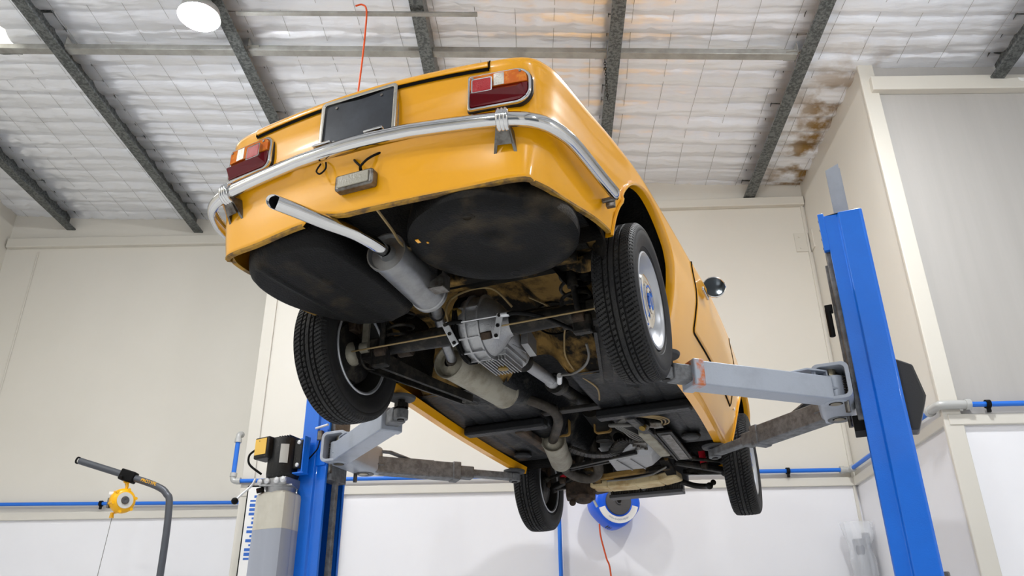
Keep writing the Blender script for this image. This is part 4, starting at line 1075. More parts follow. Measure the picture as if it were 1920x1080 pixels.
# ---- exhaust
def cut_end(q, first, n, tip, axis, nrm):
    axis = Vector(axis).normalized(); nrm = Vector(nrm).normalized()
    for i in range(first, first+n):
        p = Vector(q.v[i]); t = -((p-tip).dot(nrm))/axis.dot(nrm); q.v[i] = tuple(p+axis*t)
def exhaust():
    tp = cr([(-.212, -1.075, .052), (-.17, -1.02, .042), (-.12, -.95, .030), (-.06, -.87, .018), (-.035, -.82, .010), (-.020, -.77, .004), (-.016, -.73, .0)], 8)
    q = MB(); q.tube(tp, .0235, 20, caps=False); b_ = len(q.v); q.tube(tp[:10], .0215, 20, caps=False)
    ax_ = tp[0]-tp[1]; nr_ = (.05, -.88, -.34)
    cut_end(q, 0, 20, tp[0], ax_, nr_); cut_end(q, b_, 20, tp[0], ax_, nr_)
    q.add([], []); q.f += [[k, (k+1) % 20, b_+(k+1) % 20, b_+k] for k in range(20)]; q.m += [0]*20
    q.mi = 1; q.tube(tp[:12], .0208, 20, caps=False); cut_end(q, len(q.v)-20*12, 20, tp[0]-ax_.normalized()*.006, ax_, nr_); q.cyl(tp[6], tp[7], .0205, n=20); q.mi = 0
    pipe = q.build('tailpipe', ['chrome', 'gap'], car, smooth=60, recalc=False); pipe['label'] = 'polished chrome tailpipe'
    a = Vector((-.012, -.735, .0)); b = Vector((-.035, -.385, .0)); d = (b-a).normalized(); L_ = (b-a).length
    q = MB(); q.lathe([(-.014, .023), (.0, .025), (.010, .030), (.012, .060), (-.004, .066), (-.004, .071), (.012, .071), (.016, .067), (L_-.016, .067), (L_-.012, .071), (L_+.004, .071), (L_+.004, .066), (L_-.01, .05), (L_-.008, .024), (L_+.01, .023)], a, d, 44); q.build('rear_muffler', 'muffler', car, smooth=35)
    q = MB(); q.prism([(0, 0), (.055, 0), (.055, .05), (.0, .02)], (.035, -.52, -.045), (1, 0, 0), (0, 0, 1), (0, 1, 0), .005); q.box((.062, -.495, -.047), (.056, .055, .005)); q.box((.089, -.495, -.02), (.005, .055, .055)); q.build('muffler_hanger', 'bracket', car, smooth=0)
    q = MB(); q.cyl((.068, -.495, -.043), (.068, -.495, .06), .013, n=12); q.build('rubber_mount', 'black', car, bevel=.002)
    q = MB(); q.tube(cr([(-.035, -.38, 0), (-.045, -.33, .005), (-.085, -.245, .022), (-.147, -.115, .055), (-.195, -.03, .098), (-.225, .06, .095), (-.245, .15, .04), (-.262, .25, 0)], 8), .0225, 18); q.build('over_axle_pipe', 'muffler', car, smooth=60)
    q = MB(); q.lathe([(0, .024), (0, .032), (.006, .032), (.006, .024)], (-.155, -.10, .06), (-.6, 1, .4), 20); q.build('pipe_sleeve', 'blacksteel', car)
    a = Vector((-.285, .265, .0)); b = Vector((-.225, .76, -.005)); d = (b-a).normalized(); L_ = (b-a).length
    q = MB(); q.lathe([(0, .0235), (.004, .03), (.02, .06), (-.002, .072), (-.002, .078), (.010, .078), (.014, .0745), (L_-.014, .0745), (L_-.010, .078), (L_+.002, .078), (L_+.002, .07), (L_-.03, .05), (L_, .0235)], a, d, 44); q.build('centre_muffler', 'muffler_old', car, smooth=35)
    q = MB(); q.tube(cr([(-.26, .24, 0), (-.27, .26, 0), a+d*.03], 4), .024, 16)
    q.build('muffler_inlet', 'pipe_old', car)
    q = MB(); q.tube(cr([(-.225, .75, .0), (-.19, .86, .0), (-.13, .95, -.01), (-.085, 1.06, -.025), (-.10, 1.18, -.045), (-.165, 1.32, -.06), (-.225, 1.43, -.075)], 8), .0265, 18); q.build('front_pipe', 'pipe_old', car, smooth=60)
    q = MB(); 
    q.lathe([(-.012, .026), (-.008, .029), (.008, .029), (.012, .026)], (-.085, 1.06, -.02), (0, 1, -.1), 18)
    q.build('pipe_joint', 'pipe_old', car)
    a = Vector((-.22, 1.42, -.072)); b = Vector((-.315, 1.83, -.10)); d = (b-a).normalized(); L_ = (b-a).length
    q = MB(); q.lathe([(0, .027), (.02, .055), (.0, .066), (.0, .070), (.012, .070), (.015, .066), (L_-.03, .066), (L_-.01, .05), (L_, .026)], a, d, 32); q.build('front_muffler', 'muffler_old', car, smooth=40)
    q = MB(); q.tube(cr([b, (-.33, 1.94, -.115), (-.31, 2.07, -.13), (-.24, 2.14, -.135), (-.17, 2.09, -.115), (-.15, 1.99, -.05), (-.16, 1.95, .05)], 8), .032, 16); q.tube(cr([(-.33, 1.90, -.11), (-.36, 2.03, -.10), (-.33, 2.12, -.08), (-.28, 2.10, .02)], 8), .026, 14); q.build('downpipe', 'pipe_old', car, smooth=60)
exhaust()
q = MB(); q.tube(cr([(.055, -.925, .055), (.055, -.82, .03), (.045, -.72, .02), (.07, -.60, .05)], 6), .005, 6); q.build('hanger_strap', 'copper', car)
for sd in (1, -1):
    q = MB(); q.lathe([(0, .055), (.015, .05), (.03, .03), (.034, .0001)], (sd*.60, -.03, -.02), (-sd, 0, 0), 20); q.box((sd*.515, -.06, .07), (.03, .012, .15)); q.cyl((sd*.50, -.05, -.01), (sd*.54, -.05, -.01), .024, n=16); q.build('axle_end_cover', 'muffler_old', car, smooth=35)
# ---- spare wheel well and fuel tank
q = MB(); q.lathe([(.13, .276), (.09, .280), (.045, .286), (.018, .282), (.006, .262), (.001, .24), (.002, .195), (.012, .178), (.020, .12), (.024, .06), (.024, .045), (.018, .035), (.018, .0001)], (.338, -.640, -.005), (0, 0, 1), 80)
for px, py, r in ((.335, -.835, .026), (.329, -.42, .026)): q.lathe([(.004, r), (-.004, r*.9), (-.005, r*.55), (-.001, r*.5), (-.001, .0001)], (px, py, 0), (0, 0, 1), 24)
well = q.build('spare_wheel_well', 'tank', car, smooth=50)
q = MB(); q.box((.125, -.765, -.0035), (.012, .02, .003)); q.box((.150, -.745, -.0045), (.006, .008, .003)); q.build('paint_chip', 'paint', well, smooth=0)
def tank():
    outl = cr([(-.535, -.80, 0), (-.59, -.70, 0), (-.585, -.52, 0), (-.50, -.33, 0), (-.40, -.225, 0), (-.29, -.205, 0), (-.18, -.25, 0), (-.145, -.36, 0), (-.14, -.60, 0), (-.15, -.82, 0), (-.22, -.90, 0), (-.42, -.885, 0)], 6, closed=True)
    c = Vector((-.36, -.56, 0)); n = len(outl)
    rings = [(1.0, .13), (1.0, .055), (.985, .030), (.95, .010), (.88, -.002), (.7, -.006), (.4, -.008), (.1, -.008)]
    q = MB()
    def P(p, k, z):
        v = c+(p-c)*k; x, y = v.x, v.y
        bump = 0
        if k < .93:
            for xr in (-.44, -.30):
                t = abs(x-xr-.10*(y+.5)); bump -= .007*math.exp(-(t/.010)**2)
        slope = .012*max(0, -(y+.75)/.15)
        return (x, y, z+bump+slope)
    rr = [(1.0, .13), (1.0, .055), (.985, .030), (.955, .012), (.92, .003)]+[(k/24*.9, -.003-.006*(1-k/24)) for k in range(24, 0, -1)]
    q.add([P(p, k, z) for k, z in rr for p in outl], [(j*n+i, j*n+(i+1) % n, (j+1)*n+(i+1) % n, (j+1)*n+i) for j in range(len(rr)-1) for i in range(n)]+[tuple(range((len(rr)-1)*n, len(rr)*n))])
    q.build('fuel_tank', 'tank', car, smooth=60)
    q = MB(); q.lathe([(0, .012), (.006, .012), (.008, .006), (.008, .0001)], (-.47, -.42, .004), (0, 0, -1), 6); q.build('drain_plug', 'blacksteel', car)
tank()
# ---- floors
def floors():
    # boot floor and raised pan
    q = MB()
    q.box((0, -.56, .135), (1.10, .60, .01)); q.box((-.0, -.50, .137), (1.20, .18, .01)); q.build('boot_floor', 'under', car, smooth=0)
    q = MB()
    def f1(u, v):
        x = lerp(-.60, .60, u); y = lerp(-.30, .62, v)
        z = interp(y, [(-.3, .14), (-.2, .155), (-.05, .20), (.25, .20), (.42, .13), (.56, .02), (.62, -.02)])
        tun = math.exp(-(x/.13)**4)*.13*sstep(-.1, .2, y)
        z += tun+.006*noise.noise(Vector((x*5, y*5, 0)))
        return (x, y, z)
    q.grid(f1, 70, 50); q.build('rear_floor_pan', 'under_ochre', car, smooth=60, recalc=False)
    q = MB(); q.beam((-.44, -.255, .115), (.5, -.255, .115), .05, .045); q.beam((-.44, -.15, .14), (.5, -.15, .14), .05, .035); q.build('rear_crossmember', 'under_ochre', car, bevel=.01)
    q = MB(); q.beam((-.44, -.205, .125), (.5, -.205, .125), .035, .03); q.build('damper_bar', 'gap', car)
    q = MB()
    def f2(u, v):
        x = lerp(-.62, .62, u); y = lerp(.60, 1.97, v)
        z = interp(y, [(.6, -.018), (.8, -.035), (1.05, -.045), (1.5, -.06), (1.85, -.06), (1.97, .02)])
        z += math.exp(-(x/.135)**6)*.17
        for xr in (-.52, -.42, -.32, .30, .40, .50):
            z += .006*math.exp(-((x-xr)/.010)**2)*sstep(.68, .74, y)*sstep(1.8, 1.7, y)
        for cx_, cy_ in ((-.40, .74), (.42, .80)):
            r = math.hypot(x-cx_, y-cy_); z -= .010*math.exp(-((r-.035)/.008)**2)
        return (x, y, z)
    q.grid(f2, 170, 130); q.build('floor_pan', 'pan', car, smooth=60, recalc=False)
    q = MB(); q.beam((-.60, 1.10, -.072), (-.14, 1.10, -.072), .075, .05); q.build('floor_crossmember', 'pan', car, bevel=.012)
    q = MB(); q.beam((.14, 1.10, -.072), (.62, 1.10, -.072), .075, .05); q.build('floor_crossmember', 'pan', car, bevel=.012)
    q = MB(); q.beam((-.18, 1.10, -.02), (.19, 1.10, -.02), .06, .02); q.build('tunnel_brace', 'blacksteel', car, bevel=.004)
    for sd in (1, -1):
        q = MB(); q.beam((sd*.30, 1.12, -.085), (sd*.33, 2.05, -.06), .055, .04); q.build('chassis_rail', 'rustysteel' if sd < 0 else 'pan', car, bevel=.008)
        q = MB(); q.lathe([(-.014, .0001), (-.014, .04), (-.008, .052), (0, .055), (.01, .05)], (sd*.50, 1.66, -.075), (0, 0, 1), 28); q.build('jacking_plug', 'pan', car, smooth=40)
    # engine bay shell
    q = MB()
    q.add([(-.66, 1.9, .30), (.66, 1.9, .30), (.62, 3.02, .33), (-.62, 3.02, .33)], [(0, 1, 2, 3)])
    q.add([(-.66, 1.93, .30), (.66, 1.93, .30), (.62, 1.95, -.02), (-.62, 1.95, -.02)], [(0, 1, 2, 3)])
    for sd in (1, -1): q.add([(sd*.37, 1.95, .3), (sd*.37, 2.95, .3), (sd*.37, 2.95, .05), (sd*.37, 1.95, -.0)], [(0, 1, 2, 3)])
    q.add([(-.6, 3.04, .4), (.6, 3.04, .4), (.6, 3.04, .03), (-.6, 3.04, .03)], [(0, 1, 2, 3)])
    q.build('engine_bay', 'bay', car, smooth=0)
floors()
for sd in (1, -1):
    q = MB(); pts = cr([(sd*.650, -.425, .085), (sd*.635, -.35, .062), (sd*.58, -.255, .052), (sd*.50, -.20, .065), (sd*.44, -.20, .10)], 6)
    q.grid(lambda u, v: (lambda p: (p.x*(1-.03*v), p.y-.02*v, p.z+.06*v))(pts[int(round(u*(len(pts)-1)))]), len(pts), 3)
    q.build('housing_lip', 'under_ochre', car, smooth=60, solid=.004)
# ---- wheels
def wheel_meshes():
    R_, Wd = .305, .082
    def prof(t):   # t 0..1 across from inner bead to outer bead -> (x, r)
        pts = [(-.060, .186), (-.072, .205), (-.083, .245), (-.080, .275), (-.070, .292), (-.058, .2985), (-.03, .303), (0, .305), (.03, .303), (.058, .2985), (.070, .292), (.080, .275), (.083, .245), (.072, .205), (.060, .186)]
        return pts
    pts = [Vector((a, b, 0)) for a, b in prof(0)]; c = cr(pts, 6)
    q = MB(); nA = 540
    tread = []
    for i, p in enumerate(c): tread.append((p.x, p.y))
    # dense crossing of the tread
    cross = [p for p in tread if p[0] < -.070 and p[1] > 0 and p[1] < .292]
    inner = [(p[0], p[1]) for p in tread[:tread.index(min(tread, key=lambda a: abs(a[0]+.070)+(a[1] < .29)*1))]]
    xs = [-.074+.148*i/60 for i in range(61)]
    def rx(x): return .305-.0045*(abs(x)/.064)**2.2 if abs(x) < .064 else .3005-.0105*((abs(x)-.064)/.010)**1.5
    side = [(.060, .186), (.064, .192), (.070, .20), (.072, .206), (.0745, .2075), (.077, .22), (.0815, .236), (.083, .25), (.082, .262), (.080, .2685), (.0808, .272), (.0795, .279), (.0775, .285)]
    rows = [(-a, b) for a, b in side]+[(x, rx(x)) for x in xs]+[(a, b) for a, b in side[::-1]]
    def depth(x, a):
        u = a*.305; d = 0.
        for g, w in ((-.031, .0032), (-.010, .0026), (.010, .0026), (.031, .0032)):
            if abs(x-g) < w: d = max(d, .009)
        pitch = .0355
        if abs(x) > .033:      # shoulder sipes, curved
            ph = (u/pitch*2+abs(x)*28*(1 if x > 0 else -1)) % 1
            if ph < .17: d = max(d, .007)
        elif .013 < abs(x) < .027:
            ph = (u/pitch*1.6+x*30) % 1
            if ph < .18: d = max(d, .0065)
        elif abs(x) < .008:
            ph = (u/pitch+x*22) % 1
            if ph < .05: d = max(d, .002)
        return d
    vs = []; m_ = len(rows)
    for i in range(nA):
        a = 2*PI*i/nA; ca, sa = math.cos(a), math.sin(a)
        for x, r in rows:
            rr = r-(depth(x, a) if abs(x) <= .0745 and r > .2885 else 0); vs.append((x, rr*ca, rr*sa))
    q.add(vs, [(i*m_+j, ((i+1) % nA)*m_+j, ((i+1) % nA)*m_+j+1, i*m_+j+1) for i in range(nA) for j in range(m_-1)])
    tyre = q.build('tyre', 'rubber', None, smooth=25, recalc=True)
    X = (1, 0, 0)
    q = MB(); q.lathe([(.062, .188), (.070, .190), (.073, .184), (.068, .176), (.058, .170), (.045, .166), (.030, .150), (.022, .135), (.026, .118), (.030, .10), (.034, .085), (.034, .0001)], (0, 0, 0), X, 64)
    q.lathe([(-.066, .177), (-.073, .182), (-.074, .187), (-.070, .191), (-.062, .188)], (0, 0, 0), X, 64); q.mi = 1; q.lathe([(.020, .135), (.024, .118), (.026, .10), (.030, .0001)], (0, 0, 0), X, 64); q.lathe([(.030, .150), (-.040, .158), (-.058, .170), (-.066, .177)], (0, 0, 0), X, 64)
    rim = q.build('wheel', ['rim', 'rim_in'], None, smooth=35, recalc=False)
    q = MB(); q.lathe([(.034, .112), (.046, .112), (.056, .104), (.060, .090), (.058, .075), (.063, .066), (.064, .05), (.061, .045), (.060, .0001)], (0, 0, 0), X, 48); cap = q.build('hub_cap', 'cap', None, smooth=35)
    q = MB()
    for k in range(9):
        a = .75+k*.2; r = .056; q.box((.0635, r*math.cos(a), r*math.sin(a)), (.003, .007, .010), Matrix.Rotation(a, 3, 'X'))
    mark = q.build('cap_marking', 'capblue', None, smooth=0)
    q = MB(); q.box((.0615, .0, .0), (.003, .010, .062)); q.box((.0615, .0, .020), (.0032, .030, .008)); q.box((.0615, .0, -.018), (.0032, .026, .008)); mark2 = q.build('cap_emblem', 'capblue', None, smooth=0)
    q = MB()
    q.lathe([(-.060, .0001), (-.060, .05), (-.045, .06), (-.03, .13), (.015, .132)], (0, 0, 0), X, 40)
    q.lathe([(-.02, .135), (-.005, .137), (-.005, .06), (-.02, .06)], (0, 0, 0), X, 40, closed=True)
    hub = q.build('brake_disc', 'blacksteel', None, smooth=35)
    q = MB(); q.box((-.035, .02, .105), (.06, .09, .06)); q.cyl((-.07, .02, .11), (-.03, .02, .11), .028, n=18); cal = q.build('brake_caliper', 'rustysteel', None, bevel=.006)
    return rim, tyre, cap, mark, hub, cal, mark2
rim, tyre, cap, mark, hub, cal, mark2 = wheel_meshes()
DF = -.092
spec = [(.637, 0, 0, 0, 1), (-.637, 0, 0, PI, 0), (.662, 2.35, DF, 0, 1), (-.662, 2.35, DF, PI, 0)]
wl = ['rear right wheel', 'rear left wheel', 'front right wheel', 'front left wheel']
for i, ((x, y, z, rz, vis), l) in enumerate(zip(spec, wl)):
    r = rim if i == 0 else rim.copy()
    if i: COL.objects.link(r)
    r.parent = car; r.location = (x, y, z); r.rotation_euler = (0, 0, rz+(.03 if i > 1 else 0)); r['label'] = l
    for ch in (tyre, cap, mark, hub, cal, mark2):
        c_ = ch if i == 0 else ch.copy()
        if i: COL.objects.link(c_)
        c_.parent = r; c_.rotation_euler = (i*1.3, 0, 0) if ch in (tyre,) else (0, 0, 0)
# ---- rear axle, differential, links
def rear_end():
    q = MB(); q.cyl((-.56, 0, 0), (-.12, 0, 0), .034, .044, n=24); q.cyl((.12, 0, 0), (.56, 0, 0), .044, .034, n=24)
    q.cyl((-.60, 0, 0), (-.54, 0, 0), .055, n=24); q.cyl((.54, 0, 0), (.60, 0, 0), .055, n=24)
    q.build('rear_axle', 'blacksteel', car, smooth=35)
    # cast housing: half barrels with ribs, nose with finned sump
    q = MB(); q.lathe([(-.072, .05), (-.070, .10), (-.062, .122), (-.05, .128), (-.02, .130), (.025, .125), (.060, .108), (.085, .085), (.105, .058), (.130, .048)], (.01, -.005, .005), (1, 0, 0), 44)
    q.cyl((.035, .05, -.0), (.035, .30, -.02), .085, .055, n=28)
    dif = q.build('differential', 'alu', car, smooth=35); dif['label'] = 'ribbed cast aluminium differential'
    q = MB()
    for x, r in ((-.022, .140), (.030, .134)):
        q.lathe([(x-.004, r-.03), (x-.004, r), (x+.004, r), (x+.004, r-.03)], (.01, -.005, .005), (1, 0, 0), 44, closed=True)
    for k in range(6):
        a = PI*.9+k*PI/6.5; c_ = Vector((-.008, -.005+.124*math.cos(a), .005+.124*math.sin(a)))
        R = Matrix.Rotation(a, 3, 'X'); q.box(c_, (.10, .030, .007), R)
    q.build('casting_ribs', 'alu', dif, smooth=30)
    q = MB()
    for sx in (-1, 1): q.lathe([(0, .140), (.009, .140), (.009, .10), (0, .10)], (-.055 if sx < 0 else -.066, -.005, .005), (1, 0, 0), 44, closed=True)
    q.build('housing_flange', 'gap', dif, smooth=30)
    q = MB(); q.box((.025, .135, -.090), (.125, .18, .022)); q.box((.025, .135, -.072), (.15, .205, .018))
    for k in range(9): q.box((-.031+.014*k, .135, -.108), (.005, .175, .024))
    q.build('finned_sump', 'alu', dif, bevel=.002)
    q = MB(); q.lathe([(0, .022), (.012, .022), (.014, .012), (.014, .0001)], (.030, .150, -.112), (0, 0, -1), 20); q.build('drain_plug', 'brass', dif)
    q = MB(); q.lathe([(0, .028), (.012, .028), (.016, .02), (.016, .0001)], (-.055, -.118, .03), (0, -1, -.4), 20); q.build('filler_plug', 'brass', dif)
    q = MB(); q.box((.06, -.095, -.07), (.05, .02, .03), Matrix.Rotation(.6, 3, 'X')); q.build('hose_bracket', 'rustysteel', dif, bevel=.003)
    q = MB()
    for sx in (-1, 1): q.prism([(0, 0), (.16, .02), (.16, .06), (.0, .085)], (.03+sx*.06, .08, -.05), (0, 1, 0), (0, 0, 1), (sx, 0, 0), .012)
    q.prism([(0, 0), (.10, -.02), (.10, .05), (0, .08)], (.115, .14, -.03), (0, 1, 0), (0, 0, 1), (1, 0, 0), .03)
    q.build('nose_ribs', 'alu', dif, smooth=0)
    q = MB(); q.tube(cr([(-.085, -.12, -.02), (-.09, -.145, .05), (-.06, -.14, .10), (.03, -.13, .125), (.10, -.10, .12), (.16, -.06, .05)], 8), .005, 8); q.build('brake_pipe', 'copper', car)
    # propeller shaft
    q = MB(); q.lathe([(0, .04), (.02, .045), (.03, .03), (.05, .035), (.07, .045), (.085, .026)], (.035, .30, -.018), (0, 1, 0), 24); q.build('universal_joint', 'blacksteel', car, smooth=35)
    q = MB(); q.cyl((.035, .37, -.016), (.035, .74, .01), .028, n=24); q.lathe([(0, .029), (.01, .034), (.04, .034), (.05, .028)], (.035, .70, .008), (0, 1, .06), 24); q.build('propeller_shaft', 'alu', car, smooth=40)
    q = MB(); q.cyl((.035, .74, .01), (.035, 1.35, .06), .030, n=24); q.cyl((.035, .76, .012), (.035, .83, .02), .05, n=24); q.build('front_shaft', 'blacksteel', car, smooth=40)
    # handbrake equaliser arms: two bright drilled plates with rods and cable
    for a, b in (((-.094, -.15, -.012), (-.041, -.15, -.115)), ((.147, -.15, -.012), (.130, -.15, -.115))):
        a = Vector(a); b = Vector(b)
        q = MB(); q.beam(a, b, .006, .028, (1, 0, 0)); pt = q.build('handbrake_lever', 'zinc', car, bevel=.003); pt['label'] = 'bright zinc handbrake lever plate'
        q = MB()
        for t in (.1, .5, .9): c_ = a.lerp(b, t); q.cyl(c_+Vector((0, -.008, 0)), c_+Vector((0, .010, 0)), .008, n=6)
        q.build('lever_bolt', 'blacksteel', pt)
    q = MB(); q.tube([(-.07, -.145, -.060), (-.54, -.12, -.050)], .0038, 8); q.build('handbrake_rod', 'copper', car)
    q = MB(); q.tube([(.145, -.145, -.064), (.545, -.12, -.048)], .0038, 8); q.build('handbrake_rod', 'copper', car)
    q = MB(); q.tube([(-.09, -.15, -.020), (.145, -.15, -.022)], .0025, 8); q.build('handbrake_wire', 'zinc', car)
    q = MB(); q.tube(cr([(.165, -.15, -.022), (.22, -.15, -.025), (.30, -.12, -.04), (.36, -.02, -.05), (.40, .10, -.05)], 8), .008, 10)
    q.build('cable_sheath', 'black', car)
    q = MB(); q.tube(cr([(-.085, -.15, -.020), (-.055, -.15, -.016), (-.02, -.15, -.018)], 8), .008, 10); q.build('cable_spring', 'black', car)
    q = MB(); q.cyl((.150, -.15, -.021), (.185, -.15, -.023), .009, n=12); q.build('cable_ferrule', 'zinc', car)
    q = MB(); q.tube(cr([(.20, .20, .10), (.17, .16, .04), (.19, .12, .02), (.24, .1, .05)], 6), .005, 6)
    q.build('vent_hose', 'cable', car)
    for sd in (1, -1):
        # trailing arm: open channel
        q = MB(); a = Vector((sd*.505, .04, -.06)); b = Vector((sd*.365, .55, -.06)); d = (b-a).normalized(); n = Vector((-d.y, d.x, 0))
        W_ = .042
        path = [(-.02, .075), (.10, .055), (.3, .038), (.58, .032)]
        for side_ in (-1, 1):
            vs = []
            for t, h in path:
                c_ = a+d*t+n*side_*W_*lerp(1, .8, t/.58); vs += [c_+Vector((0, 0, -.022)), c_+Vector((0, 0, -.022+h))]
            q.add(vs, [(2*k, 2*k+2, 2*k+3, 2*k+1) for k in range(3)])
            lip = []
            for t, h in path:
                c_ = a+d*t+n*side_*W_*lerp(1, .8, t/.58); lip += [c_+Vector((0, 0, -.022)), c_-n*side_*.014+Vector((0, 0, -.024))]
            q.add(lip, [(2*k, 2*k+2, 2*k+3, 2*k+1) for k in range(3)])
        vs = []
        for t, h in path:
            for side_ in (-1, 1): vs.append(a+d*t+n*side_*W_*lerp(1, .8, t/.58)+Vector((0, 0, h-.03)))
        q.add(vs, [(2*k, 2*k+2, 2*k+3, 2*k+1) for k in range(3)])
        q.build('trailing_arm', 'blacksteel', car, smooth=0, solid=.005)
        # bracket plates below the axle and the coil spring
        q = MB(); q.box((sd*.50, -.01, -.015), (.085, .075, .09)); q.box((sd*.445, -.045, -.070), (.075, .04, .075)); q.build('arm_bracket', 'blacksteel', car, bevel=.008)
        q = MB(); pts = []
        for i in range(150):
            t = i/149; ang = t*2*PI*5.2; r = .058; pts.append((sd*.40+r*math.cos(ang), .02+r*math.sin(ang), lerp(.03, .33, t)))
        q.tube(pts, .0075, 8); q.build('coil_spring', 'blacksteel', car, smooth=60)
        q = MB(); q.lathe([(.0, .068), (.012, .070), (.02, .05)], (sd*.40, .02, .025), (0, 0, 1), 28); q.build('spring_seat', 'blacksteel', car)
        q = MB(); q.cyl((sd*.435, -.06, -.03), (sd*.40, -.10, .30), .012, n=14); q.cyl((sd*.422, -.075, .08), (sd*.40, -.10, .30), .022, n=18); q.build('shock_absorber', 'blacksteel', car, smooth=40)
        q = MB(); q.cyl((sd*.41, -.06, -.045), (sd*.46, -.06, -.045), .022, n=18); q.cyl((sd*.34, .03, -.02), (sd*.40, .03, -.02), .026, n=18); q.build('bush', 'rustysteel', car, bevel=.003)
        q = MB(); q.tube(cr([(sd*.545, -.04, .20), (sd*.54, -.04, .10), (sd*.545, -.045, -.03), (sd*.55, .0, -.075), (sd*.54, .06, -.07)], 8), .006, 8); q.build('limit_strap', 'blacksteel', car)
        q = MB(); q.box((sd*.555, -.01, .14), (.035, .025, .20)); q.build('brake_flange', 'rustysteel', car, bevel=.005)
        q = MB(); q.box((sd*.46, -.02, .155), (.05, .06, .05)); q.build('bump_stop', 'black', car, bevel=.012)
    # anti-roll bar and small items in front of the axle
    q = MB(); q.tube(cr([(-.30, .10, .09), (0, .11, .10), (.30, .10, .09)], 6), .009, 10)
    q.build('anti_roll_bar', 'blacksteel', car)
    q = MB(); q.tube(cr([(.115, .64, .0), (.19, .60, -.015), (.27, .52, -.015), (.32, .42, -.01), (.33, .36, .02)], 8), .006, 8); q.build('brake_hose', 'cable', car)
    q = MB(); q.cyl((.105, .64, .0), (.075, .72, -.005), .013, n=12); q.build('hose_end', 'zinc', car)
    q = MB(); q.tube(cr([(.20, .02, .12), (.23, .14, .13), (.22, .26, .15), (.24, .34, .12), (.21, .42, .09), (.18, .52, .04), (.20, .62, -.01), (.24, .78, -.035), (.20, .95, -.04)], 8), .0045, 8)
    q.tube(cr([(.24, .34, .12), (.31, .36, .12), (.35, .42, .10)], 8), .0035, 8)
    q.build('brake_pipe', 'copper', car)
    q = MB(); q.box((.255, .16, .115), (.035, .02, .02)); q.box((.235, .24, .10), (.012, .05, .012), Matrix.Rotation(.5, 3, 'Z')); q.build('pipe_union', 'brass', car, bevel=.003)
    q = MB(); q.lathe([(0, .085), (.006, .092), (.012, .085)], (.20, .33, .155), (.2, -.6, -1), 36); q.build('floor_grommet', 'gap', car)
    q = MB(); q.box((-.035, -.02, .15), (.12, .05, .05)); q.build('bump_bracket', 'rustysteel', car, bevel=.008)
rear_end()
